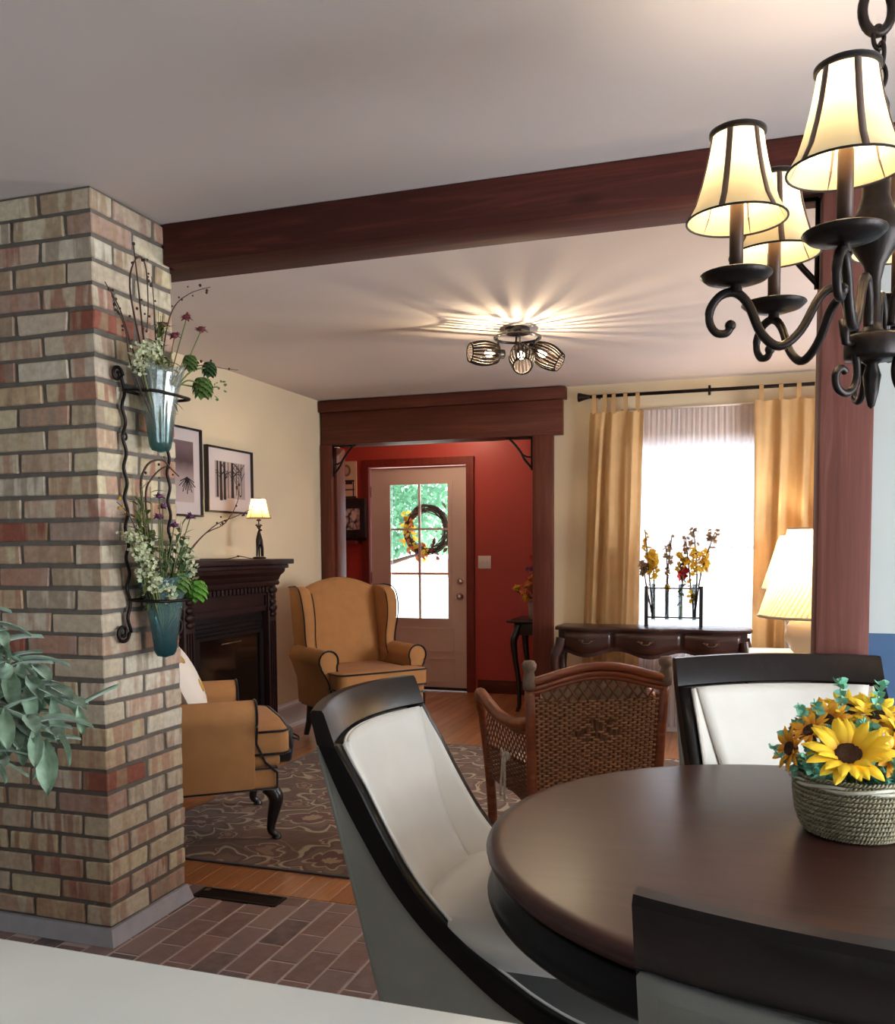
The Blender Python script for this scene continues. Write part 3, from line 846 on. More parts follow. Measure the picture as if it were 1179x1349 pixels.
# ================================================================== WING CHAIRS
def wing_chair(loc, rz, label):
    t = thing('wing_chair', label, 'armchair', loc, rz, 'gold wing chairs by the fireplace')
    # seat base and skirt
    B(-0.30, 0.27, -0.33, 0.33, 0.235, 0.335).build('seat_base', m_gold, t, bevel=0.02, seg=3)
    B(-0.29, 0.29, -0.325, 0.325, 0.335, 0.39).build('seat_deck', m_gold, t, bevel=0.02, seg=3)
    # T cushion
    poly = [(-0.27, -0.245), (0.14, -0.245), (0.14, -0.335), (0.30, -0.335), (0.335, -0.30), (0.345, 0), (0.335, 0.30), (0.30, 0.335), (0.14, 0.335), (0.14, 0.245), (-0.27, 0.245)]
    MB().prism(poly, 0.385, 0.505, 'xy').build('seat_cushion', m_gold, t, bevel=0.022, seg=3)
    for z in (0.396, 0.497):
        MB().tube([(x * 1.005, y * 1.008, z) for x, y in poly], 0.006, 6, closed=True).build('piping', m_pipe, t)
    for z in (0.24, 0.332):
        MB().tube([(-0.28, -0.332, z), (0.272, -0.332, z), (0.274, 0.332, z), (-0.28, 0.332, z)], 0.005, 6).build('piping', m_pipe, t)
    # back (camel top, leaning)
    def backx(z): return -0.235 - 0.20 * (z - 0.45)
    def back(i, j):
        s = lerp(-1, 1, i)
        ztop = 1.03 + 0.075 * math.cos(s * PI / 2) ** 0.8 if abs(s) < 0.999 else 1.03
        z = lerp(0.38, ztop, j)
        bulge = 0.03 * (1 - s ** 4) * math.sin(PI * min(1, j * 0.95 + 0.05))
        return Vector((backx(z) + bulge, s * 0.275, z))
    mb = MB(); mb.grid(back, 18, 16)
    mb.build('back_cushion', m_gold, t, solid=0.12, off=-1)
    # wings and arms
    wp = [(backx(1.03) - 0.12, 1.035), (backx(1.03) + 0.03, 1.045), (-0.235, 1.03), (-0.185, 0.985), (-0.155, 0.90), (-0.15, 0.80), (-0.165, 0.70), (-0.155, 0.62), (-0.12, 0.56), (-0.30, 0.42), (-0.37, 0.42)]
    front = [tuple(p)[:2] for p in spline([(a, b, 0) for a, b in wp[1:9]], 4)]
    for s in (-1, 1):
        mb = MB(); n = len(front) + 3
        pl = [wp[0]] + front + [wp[9], wp[10]]
        vs = []
        for off_, flare in ((0.268, 0.03), (0.335, 0.055)):
            for (x, z) in pl:
                k = max(0, min(1, (z - 0.55) / 0.5))
                fx = max(0, (x + 0.40) / 0.25)
                vs.append((x, s * (off_ + flare * k * fx * 0.9), z))
        L = len(pl)
        fs = [tuple(range(L)), tuple(range(2 * L - 1, L - 1, -1))] + [(i, i + L, (i + 1) % L + L, (i + 1) % L) for i in range(L)]
        mb.add(vs, fs)
        mb.build('wing', m_gold, t, bevel=0.014, seg=3)
        MB().tube([Vector(vs[L + i]) + Vector((0.004, s * 0.001, 0.004)) for i in range(0, L - 2)], 0.005, 6).build('piping', m_pipe, t)
        MB().tube([Vector(vs[i]) + Vector((0.002, -s * 0.002, 0.002)) for i in range(8, L - 2)], 0.004, 6).build('piping', m_pipe, t)
        # rolled arm
        yc = s * 0.335; r = 0.068; zc = 0.575
        ring = []
        for k in range(15):
            a = R(-40 + 250 * k / 14)
            ring.append((yc + s * math.cos(a) * r, zc + math.sin(a) * r))
        prof = ring + [(yc - s * 0.06, 0.36), (yc + s * 0.0, 0.24), (yc + s * 0.012, 0.42)]
        mb = MB(); mb.prism(prof, -0.33, 0.175, 'yz', smooth=True)
        # prism in 'yz' extrudes along x
        mb.build('arm', m_gold, t, bevel=0.008, seg=2)
        MB().tube([(0.178, y, z) for y, z in ring + [(yc - s * 0.06, 0.45)]], 0.006, 6).build('piping', m_pipe, t)
        MB().tube([(0.178, yc + s * 0.058, 0.53), (0.18, yc + s * 0.012, 0.45), (0.22, yc + s * 0.0, 0.36), (0.272, yc - s * 0.003, 0.31), (0.272, yc - s * 0.003, 0.24)], 0.006, 6).build('piping', m_pipe, t)
        # front legs cabriole, back legs raked
        lx, ly = 0.235, s * 0.29
        pts = spline([(lx, ly, 0.24), (lx + 0.035, ly + s * 0.008, 0.19), (lx + 0.02, ly, 0.10), (lx + 0.012, ly, 0.04), (lx + 0.035, ly, 0.014), (lx + 0.036, ly, 0.0)], 5)
        MB().tube(pts, lambda q: interp([(0, 0.036), (0.2, 0.034), (0.5, 0.02), (0.75, 0.016), (0.9, 0.022), (1, 0.022)], q), 10).build('leg', m_black, t)
        MB().tube([(-0.27, s * 0.27, 0.24), (-0.30, s * 0.27, 0.1), (-0.338, s * 0.275, 0.012), (-0.338, s * 0.275, 0.0)], lambda q: 0.026 - 0.008 * q, 8).build('leg', m_black, t)
    B(-0.40, -0.30, -0.27, 0.27, 0.24, 0.45).build('back_rail', m_gold, t, bevel=0.02, seg=2)
    return t
wing_chair((-2.50, 5.66, 0.012), R(-39), 'gold wing chair with black piping standing in front of the red hall opening')
wing_chair((-2.405, 3.63, 0.012), R(38.5), 'gold wing chair with black piping holding a white pillow, half behind the brick column')

# throw pillow on the near wing chair
def pillow_mat():
    q = NT('butterfly_pillow_cloth')
    v = q.coords((1, 1, 1), offset=False)
    vo = q.node('ShaderNodeTexVoronoi'); vo.inputs['Scale'].default_value = 6.5; q.link(v, vo.inputs['Vector'])
    r = q.ramp([(0.16, rgb(196, 150, 60)), (0.24, rgb(120, 92, 50)), (0.27, rgb(226, 214, 200)), (1, rgb(230, 220, 208))], 'CONSTANT')
    q.link(vo.outputs['Distance'], r.inputs[0]); q.link(r.outputs[0], q.b.inputs['Base Color']); q.set(Roughness=0.9)
    return q.m
mb = MB()
def pil(s):
    def f(i, j):
        a, b = lerp(-1, 1, i), lerp(-1, 1, j)
        e = (1 - abs(a) ** 2.6) * (1 - abs(b) ** 2.6)
        k = 1 - 0.07 * (a * a * b * b)
        return Vector((s * 0.07 * max(0, e) ** 0.6, a * 0.2 * (1 - 0.05 * (1 - b * b)), b * 0.2 * (1 - 0.05 * (1 - a * a)) + 0.2))
    return f
mb.grid(pil(1), 16, 16); mb.grid(pil(-1), 16, 16)
o = mb.build('throw_pillow', pillow_mat(), weld=True, allsmooth=True)
o.rotation_euler = (R(14), R(-24), R(30)); o.location = (-2.42, 3.625, 0.525)
tag(o, 'white throw pillow with golden butterflies leaning in the armchair by the column', 'pillow')

# ================================================================== RUG
def rug_mat():
    q = NT('floral_rug_pile')
    tc = q.n.new('ShaderNodeTexCoord'); raw = tc.outputs['Object']
    wn = q.node('ShaderNodeTexNoise'); wn.inputs['Scale'].default_value = 3.2; wn.inputs['Detail'].default_value = 2; q.link(raw, wn.inputs['Vector'])
    sc0 = q.node('ShaderNodeVectorMath', operation='MULTIPLY_ADD'); q.link(wn.outputs['Color'], sc0.inputs[0]); sc0.inputs[1].default_value = (0.32, 0.32, 0); q.link(raw, sc0.inputs[2])
    vec = sc0.outputs[0]
    # large blossoms around voronoi points
    def blossoms(scale, petals, r1, seedv):
        mp = q.n.new('ShaderNodeMapping'); mp.inputs['Location'].default_value = seedv; mp.inputs['Scale'].default_value = (scale,) * 3
        q.link(vec, mp.inputs['Vector'])
        vo = q.node('ShaderNodeTexVoronoi'); vo.voronoi_dimensions = '2D'; vo.inputs['Scale'].default_value = 1; vo.inputs['Randomness'].default_value = 0.75
        q.link(mp.outputs[0], vo.inputs['Vector'])
        sub = q.node('ShaderNodeVectorMath', operation='SUBTRACT'); q.link(mp.outputs[0], sub.inputs[0]); q.link(vo.outputs['Position'], sub.inputs[1])
        sp = q.n.new('ShaderNodeSeparateXYZ'); q.link(sub.outputs[0], sp.inputs[0])
        ang = q.math('ARCTAN2', sp.outputs[1], sp.outputs[0])
        wob = q.math('MULTIPLY', q.math('ABSOLUTE', q.math('SINE', q.math('MULTIPLY', ang, petals / 2))), 0.35)
        rad = q.math('DIVIDE', vo.outputs['Distance'], q.math('ADD', wob, 0.75))
        return rad
    base = q.ramp([(0.35, rgb(94, 62, 42)), (0.65, rgb(114, 80, 56))]); q.link(q.noise(vec, 30, 4), base.inputs[0])
    col = base.outputs[0]
    # scrolling vines
    wv = q.node('ShaderNodeTexWave'); wv.wave_type = 'RINGS'; wv.inputs['Scale'].default_value = 1.1; wv.inputs['Distortion'].default_value = 9; wv.inputs['Detail'].default_value = 1.2
    q.link(vec, wv.inputs['Vector'])
    vr = q.ramp([(0.44, (0, 0, 0, 1)), (0.48, (1, 1, 1, 1)), (0.52, (1, 1, 1, 1)), (0.56, (0, 0, 0, 1))]); q.link(wv.outputs['Fac'], vr.inputs[0])
    col = q.mix(q.math('MULTIPLY', vr.outputs[0], 0.75), col, rgb(150, 124, 96))
    b2 = blossoms(4.2, 5, 0.3, (3.1, 1.7, 0))
    k2 = q.ramp([(0.0, (1, 1, 1, 1)), (0.25, (1, 1, 1, 1)), (0.27, (0, 0, 0, 1))]); q.link(b2, k2.inputs[0])
    c2 = q.ramp([(0.08, rgb(150, 116, 84)), (0.12, rgb(110, 66, 52)), (0.2, rgb(110, 66, 52)), (0.22, rgb(180, 160, 128))], 'CONSTANT'); q.link(b2, c2.inputs[0])
    col = q.mix(k2.outputs[0], col, c2.outputs[0])
    b1 = blossoms(1.9, 8, 0.3, (0.3, 0.25, 0))
    k1 = q.ramp([(0.0, (1, 1, 1, 1)), (0.41, (1, 1, 1, 1)), (0.43, (0, 0, 0, 1))]); q.link(b1, k1.inputs[0])
    c1 = q.ramp([(0.0, rgb(176, 150, 116)), (0.06, rgb(104, 58, 48)), (0.16, rgb(112, 68, 56)), (0.17, rgb(184, 164, 132)), (0.20, rgb(120, 92, 74)), (0.31, rgb(96, 68, 56)), (0.37, rgb(190, 172, 140))], 'CONSTANT'); q.link(b1, c1.inputs[0])
    col = q.mix(k1.outputs[0], col, c1.outputs[0])
    col = q.mix(0.28, col, rgb(100, 74, 56))
    q.link(col, q.b.inputs['Base Color']); q.set(Roughness=0.95)
    q.b.inputs['Sheen Weight'].default_value = 0.1
    q.bump(q.noise(vec, 300, 2), 0.4, 0.003)
    return q.m
rg = thing('area_rug', 'large brown area rug with cream floral scrollwork on the wood floor', 'rug', (-1.35, 4.45, 0))
B(-1.29, 1.29, -1.21, 1.21, 0.0005, 0.008).build('rug_field', rug_mat(), rg)
mb = MB()
for a in ((-1.305, 1.305, -1.225, -1.21), (-1.305, 1.305, 1.21, 1.225), (-1.305, -1.29, -1.21, 1.21), (1.29, 1.305, -1.21, 1.21)):
    mb.box(a[0], a[1], a[2], a[3], 0.0005, 0.0085)
mb.build('rug_binding', fabric('rug_binding_cloth', rgb(52, 40, 36)), rg)

# ================================================================== WICKER CHAIR
m_rattan = wood('rattan_pole', rgb(116, 56, 28), rgb(160, 88, 46), 'x', 0.35, coat=0.2)
m_wick = mat('wicker_strand', rgb(176, 130, 92), 0.55, var=0.3, scale=40)
m_wickd = mat('dark_wicker_strand', rgb(120, 72, 48), 0.5, var=0.3, scale=40)
m_wrap = mat('grey_cane_wrap', rgb(122, 98, 80), 0.6, var=0.2, scale=60, bump=0.5, bscale=200)
m_cush = fabric('tan_seat_cushion', rgb(204, 178, 140), 0.1)
wc = thing('wicker_armchair', 'woven rattan armchair with lattice top and arched back rail seen from behind', 'armchair', (-0.5515, 3.545, 0.012), R(30))
HW = 0.285
def post_x(z): return HW - 0.035 * (0.83 - z) / 0.83
for s in (-1, 1):
    MB().tube([(s * post_x(z), 0.0 + (0.83 - z) * 0.06, z) for z in (0, 0.2, 0.4, 0.6, 0.8)], 0.021, 12).build('back_post', m_rattan, wc)
    mb = MB(); mb.lathe([(0.024, -0.07), (0.026, -0.05), (0.024, -0.02), (0.018, 0.0), (0.027, 0.012), (0.029, 0.03), (0.02, 0.044), (0, 0.047)], 14)
    mb.build('post_knob', m_wrap, wc, loc=(s * HW, 0.0, 0.825))
def arch(s, dz=0): return Vector((s * HW, -0.004, 0.785 + 0.055 * math.cos(s * PI / 2) ** 1.3 + dz)) if abs(s) < 1 else Vector((s * HW, -0.004, 0.785 + dz))
for dz, r in ((0.0, 0.017), (-0.028, 0.012), (-0.046, 0.009)):
    MB().tube([arch(lerp(-1, 1, i / 20), dz) for i in range(21)], r, 10).build('arched_rail', m_rattan, wc)
# lattice under the arch
for k in range(-5, 6):
    for sg in (-1, 1):
        x0 = k * 0.042 + 0.0
        pts = []
        for q in range(7):
            z = 0.705 + q * 0.016; x = x0 + sg * q * 0.012
            top = 0.737 + 0.055 * math.cos(min(1, abs(x) / HW) * PI / 2) ** 1.3
            if z < top and abs(x) < HW - 0.02: pts.append((x, sg * 0.003 + 0.004, z))
        if len(pts) > 1: MB().tube(pts, 0.0046, 5).build('lattice_strand', m_wickd, wc)
# woven back panel : stakes and wavy weavers
holes = [(0.0, 0.56), (-0.045, 0.575), (0.045, 0.575), (0.0, 0.595), (-0.085, 0.565), (0.085, 0.565), (0.03, 0.545), (-0.04, 0.545), (0.05, 0.61), (-0.02, 0.62)]
mb = MB(); mb2 = MB()
nst = 27
for i in range(nst):
    s = lerp(-1, 1, (i + 0.5) / nst)
    def P(z): return (s * (post_x(z) - 0.018), 0.004 + (0.83 - z) * 0.06, z)
    ztop = 0.70 + 0.02 * abs(s) ** 2
    mb2.tube([P(0.30), P(0.5), P(ztop)], 0.0055, 6, caps=False)
z = 0.30; row = 0
while z < 0.72:
    pts = []
    def flush():
        global pts
        if len(pts) > 2: mb.tube(pts, 0.0047, 5, caps=False)
        pts = []
    big = z < 0.50
    n = nst * 2
    for i in range(n + 1):
        s = lerp(-1, 1, i / n); xx = s * (post_x(z) - 0.014)
        lens = 0.70 - 0.0 + 0.02 * abs(s) ** 2
        if z > lens + 0.004 or any(abs(xx - hx) + abs(z - hz) * 1.3 < 0.016 for hx, hz in holes):
            flush(); continue
        ph = (1 if (i // 2 + row) % 2 else -1) if i % 2 else 0
        pts.append((xx, 0.004 + (0.83 - z) * 0.06 + ph * 0.0075, z))
    flush()
    z += 0.0105; row += 1
c1 = mb.build('weave', m_wick, wc); c1['kind'] = 'stuff'
c2 = mb2.build('stakes', m_wickd, wc); c2['kind'] = 'stuff'
# arms
for s in (-1, 1):
    pts = spline([(s * 0.272, 0.015, 0.625), (s * 0.31, 0.10, 0.605), (s * 0.345, 0.22, 0.615), (s * 0.368, 0.34, 0.655), (s * 0.372, 0.44, 0.675), (s * 0.36, 0.50, 0.645), (s * 0.345, 0.515, 0.58), (s * 0.325, 0.505, 0.40), (s * 0.31, 0.495, 0.20), (s * 0.305, 0.49, 0.03), (s * 0.305, 0.49, 0.0)], 5)
    MB().tube(pts, lambda q: 0.026 if q < 0.6 else 0.022, 10).build('arm_pole', m_rattan, wc)
    MB().tube([(p.x - s * 0.018, p.y, p.z - 0.03) for p in spline([(s * 0.272, 0.02, 0.615), (s * 0.31, 0.12, 0.60), (s * 0.345, 0.24, 0.62), (s * 0.362, 0.36, 0.65), (s * 0.36, 0.46, 0.645)], 5)], 0.012, 8).build('arm_rail', m_rattan, wc)
    def armP(u, v):      # u along depth, v height 0..1
        y = lerp(0.03, 0.47, u); top = interp([(0, 0.575), (0.25, 0.575), (0.5, 0.60), (0.75, 0.635), (1, 0.60)], u)
        return Vector((s * lerp(0.272, 0.342, u), y, lerp(0.44, top, v)))
    for k in range(-4, 15):
        for sg in (-1, 1):
            pts = []
            for q in range(9):
                v = q / 8; u = k / 14 + sg * (v - 0.5) * 0.28 + 0.12
                if 0 < u < 1: pts.append(armP(u, v))
            if len(pts) > 2: MB().tube(pts, 0.0036, 5).build('lattice_strand', m_wickd, wc)
    mb = MB()
    for r_ in range(16):
        zz = 0.30 + r_ * 0.0095
        mb.tube([(s * lerp(0.265, 0.325, i / 16) + (0.004 if (i + r_) % 2 else -0.004), lerp(0.03, 0.48, i / 16), zz) for i in range(17)], 0.0045, 5, caps=False)
    a_ = mb.build('side_weave', m_wickd, wc); a_['kind'] = 'stuff'
B(-0.28, 0.28, 0.03, 0.49, 0.285, 0.31).build('seat_frame', m_wickd, wc)
B(-0.25, 0.25, 0.04, 0.50, 0.312, 0.40).build('seat_cushion', m_cush, wc, bevel=0.03, seg=3)
MB().grid(lambda i, j: Vector((lerp(-0.22, 0.22, i), 0.06 + 0.05 * math.sin(PI * i) * math.sin(PI * j) + (0.8 - lerp(0.4, 0.79, j)) * 0.05, lerp(0.40, 0.80 - 0.03 * abs(2 * i - 1), j))), 10, 8).build('back_cushion', m_cush, wc, solid=0.04, off=1)
m_tie = mat('spotted_tie_cloth', rgb(206, 198, 180), 0.9, var=0.25, scale=60)
mb = MB(); mb.ball((-0.335, 0.16, 0.46), 0.018, 8)
for sg in (-1, 1):
    mb.grid(lambda i, j: Vector((-0.345 - 0.006 * j, 0.16 + sg * (0.012 + 0.022 * j) + lerp(-0.014, 0.014, i), 0.46 - 0.17 * j)), 2, 6)
    mb.grid(lambda i, j: Vector((-0.345, 0.16 + sg * 0.05 * math.sin(PI * j * 0.5), 0.46 + 0.02 * math.sin(PI * j) + lerp(-0.01, 0.01, i))), 2, 6)
mb.build('cushion_tie', m_tie, wc, solid=0.003)
MB().tube([(-0.28, 0.48, 0.29), (0.28, 0.48, 0.29)], 0.016, 8).build('front_rail', m_rattan, wc)

# ================================================================== FIREPLACE
f = thing('fireplace_mantel', 'dark carved wood fireplace mantel with black glass firebox against the cream wall', 'fireplace', (XL, 4.66, 0))
def fb(x0, x1, y0, y1, z0, z1): return B(x0, x1, y0, y1, z0, z1)
XF = 0.33     # front of the body
def lathe_x(prof, y0, y1):  # moulding running along y; profile (x,z)
    return MB().prism(prof, y0, y1, 'xz')
B(0.002, 0.42, -0.575, 0.605, 1.225, 1.257).build('mantel_shelf', m_mant, f, bevel=0.006)
B(0.002, 0.395, -0.555, 0.58, 1.198, 1.224).build('shelf_moulding', m_mant, f, bevel=0.008)
lathe_x([(0.002, 1.12), (XF, 1.12), (XF + 0.015, 1.15), (XF + 0.045, 1.175), (XF + 0.05, 1.197), (0.002, 1.197)], -0.53, 0.555).build('crown_moulding', m_mant, f)
lathe_x([(0.002, 1.09), (XF + 0.012, 1.09), (XF + 0.018, 1.105), (XF + 0.012, 1.119), (0.002, 1.119)], -0.505, 0.535).build('bead_moulding', m_mant, f)
B(0.002, XF - 0.02, -0.48, 0.51, 0.93, 1.089).build('frieze', m_mant, f)
den = B(-0.012, 0.012, -0.012, 0.012, -0.018, 0.018).mesh('dentil', bevel=0.003, seg=1); den.materials.append(m_mant)
for i in range(22): obj('dentil', den, None, f, (XF - 0.012, -0.44 + i * 0.0425, 1.066))
mb = MB()
for a in ((-0.39, 0.41, 1.03, 1.04), (-0.39, 0.41, 0.955, 0.965), (-0.39, -0.38, 0.965, 1.03), (0.40, 0.41, 0.965, 1.03)): mb.box(XF - 0.02, XF - 0.008, a[0], a[1], a[2], a[3])
mb.build('frieze_panel_moulding', m_mant, f)
for (y0, y1) in ((-0.49, -0.39), (0.42, 0.52)):
    B(0.002, XF, y0, y1, 0.10, 1.089).build('pilaster', m_mant, f, bevel=0.006)
    B(0.002, XF + 0.02, y0 - 0.012, y1 + 0.012, 0.0, 0.10).build('plinth', m_mant, f, bevel=0.006)
    mb = MB()
    for q, (zc, r) in enumerate(((0.985, 0.022), (0.945, 0.028), (0.905, 0.022), (1.06, 0.03), (1.03, 0.02))):
        mb.ball((XF + 0.004, (y0 + y1) / 2, zc), r, 10, (0.7, 1.7, 0.9))
    mb.build('carved_rosette', m_mant, f)
    for dy in (0.025, 0.05, 0.075):
        B(XF, XF + 0.006, y0 + dy - 0.005, y0 + dy + 0.005, 0.14, 0.86).build('flute', m_mant, f)
for y in (0.535, -0.505):
    mb = MB()
    for zc, r in ((1.06, 0.03), (1.02, 0.022), (0.88, 0.02), (0.845, 0.03), (0.80, 0.022)):
        mb.ball((XF - 0.06, y - 0.012 * (1 if y > 0 else -1), zc), r, 10, (1.4, 0.9, 0.9))
    mb.build('side_carving', m_mant, f)
m_fbox = mat('black_firebox_metal', rgb(16, 13, 13), 0.4, 0.3, var=0.2)
m_fglass = mat('dark_fire_glass', rgb(18, 12, 11), 0.12, var=0.3, scale=3, coat=0.5)
B(0.002, XF - 0.05, -0.389, 0.419, 0.10, 0.929).build('firebox', m_fbox, f)
B(XF - 0.05, XF - 0.035, -0.31, 0.345, 0.24, 0.80).build('fire_glass', m_fglass, f)
for z in (0.83, 0.855, 0.88): B(XF - 0.049, XF - 0.03, -0.36, 0.39, z, z + 0.012).build('louver', m_fbox, f)
mb = MB()
for a in ((-0.36, 0.39, 0.80, 0.82), (-0.36, 0.39, 0.215, 0.24), (-0.36, -0.31, 0.24, 0.80), (0.345, 0.39, 0.24, 0.80)): mb.box(XF - 0.049, XF - 0.025, a[0], a[1], a[2], a[3])
mb.build('fire_surround', m_fbox, f)
MB().tube([(XF - 0.02, -0.10, 0.765), (XF - 0.02, 0.12, 0.765)], 0.005, 6).build('handle_bar', m_brass, f)
B(0.002, XF + 0.03, -0.389, 0.419, 0.0, 0.099).build('hearth_plinth', m_mant, f, bevel=0.004)

# little animal figurine lamp on the mantel
m_bronze = mat('dark_bronze_figure', rgb(48, 36, 30), 0.45, 0.6, var=0.25, scale=50)
m_shadec = translucent('cream_lamp_shade', rgb(236, 206, 150), 0.62)
lp = thing('figurine_lamp', 'small bronze deer figurine lamp with a lit cream shade on the mantel', 'lamp', (-2.99, 5.15, 1.257))
MB().lathe([(0.042, 0), (0.044, 0.008), (0.036, 0.014), (0, 0.016)], 18).build('base', m_bronze, lp)
me = bpy.data.meshes.new('deer_body')
SV = [((0, -0.03, 0.015), .0065), ((0, -0.026, 0.07), .0075), ((0, -0.018, 0.115), .016), ((0.0, 0.002, 0.135), .019), ((0, 0.02, 0.12), .016), ((0, 0.032, 0.07), .0075), ((0, 0.03, 0.015), .0065),
      ((0, 0.0, 0.168), .012), ((0.004, 0.0, 0.188), .010), ((0.022, 0.004, 0.184), .005), ((0.012, -0.022, 0.015), .006), ((0.012, -0.02, 0.07), .007), ((0.012, 0.024, 0.07), .007), ((0.012, 0.026, 0.015), .006)]
SE = [(0, 1), (1, 2), (2, 3), (3, 4), (4, 5), (5, 6), (3, 7), (7, 8), (8, 9), (10, 11), (11, 2), (13, 12), (12, 4)]
me.from_pydata([p for p, r in SV], SE, [])
o = obj('deer_body', me, m_bronze, lp)
bm = bmesh.new(); bm.from_mesh(me); ly = bm.verts.layers.skin.verify()
for vv, (p, r) in zip(bm.verts, SV):
    vv[ly].radius = (r, r); vv[ly].use_root = False
bm.verts.ensure_lookup_table(); bm.verts[3][ly].use_root = True
bm.to_mesh(me); bm.free()
o.modifiers.new('skin', 'SKIN'); sb = o.modifiers.new('sub', 'SUBSURF'); sb.levels = 2; sb.render_levels = 2
for s in (-1, 1):
    mb = MB(); mb.tube(spline([(0.002, s * 0.006, 0.192), (0, s * 0.02, 0.205), (0, s * 0.032, 0.222)], 4), 0.003, 5)
    for q in ((s * 0.02, 0.205, s * 0.018, 0.226), (s * 0.027, 0.214, s * 0.044, 0.216), (s * 0.013, 0.199, s * 0.012, 0.216)):
        mb.tube([(0, q[0], q[1]), (0, q[2], q[3])], 0.0026, 5)
    mb.build('antler', m_bronze, lp)
MB().tube([(0, 0, 0.17), (0, 0, 0.262)], 0.004, 8).build('stem', m_bronze, lp)
MB().lathe([(0.0, 0.243), (0.014, 0.245), (0.016, 0.25), (0.008, 0.258), (0, 0.26)], 14).build('drip_pan', m_bronze, lp)
MB().lathe([(0.078, 0.262), (0.058, 0.325), (0.043, 0.388)], 28, capb=False, capt=False).build('lamp_shade', m_shadec, lp)
m_brownt = fabric('brown_shade_trim', rgb(96, 60, 34))
MB().tube([(0.079 * math.cos(a * PI / 14), 0.079 * math.sin(a * PI / 14), 0.263) for a in range(28)], 0.0028, 6, closed=True).build('shade_trim', m_brownt, lp)
MB().tube([(0.044 * math.cos(a * PI / 14), 0.044 * math.sin(a * PI / 14), 0.387) for a in range(28)], 0.0028, 6, closed=True).build('shade_trim', m_brownt, lp)
for k in range(6):
    a = k * PI / 3 + 0.3
    MB().tube([(r * 1.01 * math.cos(a), r * 1.01 * math.sin(a), z) for r, z in ((0.078, 0.262), (0.058, 0.325), (0.043, 0.388))], 0.0016, 5).build('shade_rib', m_brownt, lp)
m_bulb = glow('warm_bulb_glass', (1.0, 0.78, 0.48, 1), 18)
MB().ball((0, 0, 0.315), 0.014, 10, (1, 1, 1.5)).build('bulb', m_bulb, lp)
lamp_point((0, 0, 0.345), 1.1, WARM, 0.012, parent=lp)
o = MB().tube(spline([(-3.02, 5.11, 1.262), (-3.0, 5.05, 1.263), (-3.03, 4.99, 1.275), (-3.03, 4.93, 1.272), (-3.06, 4.88, 1.2615), (-3.15, 4.83, 1.2605), (-3.19, 4.78, 1.2605)], 6), 0.003, 6).build('lamp_cord', m_black)
tag(o, 'thin dark lamp cord lying on the mantel shelf beside the figurine lamp', 'cord')
sw = MB(); sw.ball((-3.03, 4.96, 1.2765), 0.008, 8, (1, 2.2, 0.8)); s_ = sw.build('cord_switch', m_black, o)

# ================================================================== PICTURES ON THE LEFT WALL
m_mat = mat('picture_mat_board', rgb(214, 200, 196), 0.7, var=0.02)
m_print = mat('print_paper', rgb(176, 156, 150), 0.7, var=0.12, scale=14)
m_ink = mat('dark_ink', rgb(38, 26, 26), 0.7, var=0.2, scale=60)
m_frame = mat('black_frame', rgb(28, 20, 20), 0.4, var=0.2, coat=0.2)
def picture(y0, y1, z0, z1, name, label):
    t = thing(name, label, 'picture', (XL, (y0 + y1) / 2, z0), group='framed pictures on the cream wall')
    w_, h_ = (y1 - y0) / 2, z1 - z0
    mb = MB()
    for a in ((-w_, w_, 0, 0.012), (-w_, w_, h_ - 0.012, h_), (-w_, -w_ + 0.012, 0.012, h_ - 0.012), (w_ - 0.012, w_, 0.012, h_ - 0.012)):
        mb.box(0.002, 0.03, a[0], a[1], a[2], a[3])
    mb.build('frame', m_frame, t)
    B(0.002, 0.014, -w_ + 0.012, w_ - 0.012, 0.012, h_ - 0.012).build('mat_board', m_mat, t)
    return t, w_, h_
t, w_, h_ = picture(4.89, 5.435, 1.555, 1.973, 'tree_picture', 'black framed print of bare tree trunks beside the figurine lamp')
B(0.0142, 0.0155, -0.17, 0.185, 0.095, 0.33).build('print', m_print, t)
mb = MB()
for (ys, wd, z0) in ((-0.145, 0.022, 0.10), (-0.105, 0.034, 0.08), (-0.062, 0.03, 0.085), (0.03, 0.034, 0.10), (-0.02, 0.007, 0.1), (0.08, 0.008, 0.12), (0.11, 0.006, 0.12), (0.14, 0.006, 0.12)):
    mb.prism([(ys - wd / 2, z0), (ys + wd / 2, z0), (ys + wd * 0.35 + random.uniform(-.004, .004), 0.328), (ys - wd * 0.35, 0.328)], 0.0156, 0.0163, 'yz')
for k in range(34):
    y0 = random.choice((-0.1, -0.06, 0.03, 0.1, 0.14, 0.03)); z0 = random.uniform(0.2, 0.29); y1 = max(-0.165, min(0.182, y0 + random.uniform(-0.09, 0.1))); z1 = min(0.328, z0 + random.uniform(0.02, 0.06))
    mb.tube([(0.016, y0, z0), (0.016, (y0 + y1) / 2, (z0 + z1) / 2 + 0.008), (0.016, y1, z1)], 0.0022, 4, flat=1)
mb.build('trunk_ink', m_ink, t)
t, w_, h_ = picture(4.30, 4.836, 1.52, 2.052, 'stump_picture', 'black framed dark print partly hidden behind the brick column flowers')
def grad_mat():
    q = NT('dark_photo_print')
    tc = q.n.new('ShaderNodeTexCoord'); sp = q.n.new('ShaderNodeSeparateXYZ'); q.link(tc.outputs['Object'], sp.inputs[0])
    r = q.ramp([(0.05, rgb(200, 180, 172)), (0.25, rgb(170, 150, 148)), (0.36, rgb(80, 56, 58)), (0.45, rgb(120, 96, 98))])
    k = q.math('ADD', sp.outputs[2], q.math('MULTIPLY', q.noise(tc.outputs['Object'], 12, 4), 0.06)); q.link(k, r.inputs[0])
    q.link(r.outputs[0], q.b.inputs['Base Color']); q.set(Roughness=0.7); return q.m
B(0.0142, 0.0155, -0.17, 0.19, 0.085, 0.45).build('print', grad_mat(), t)
mb = MB()
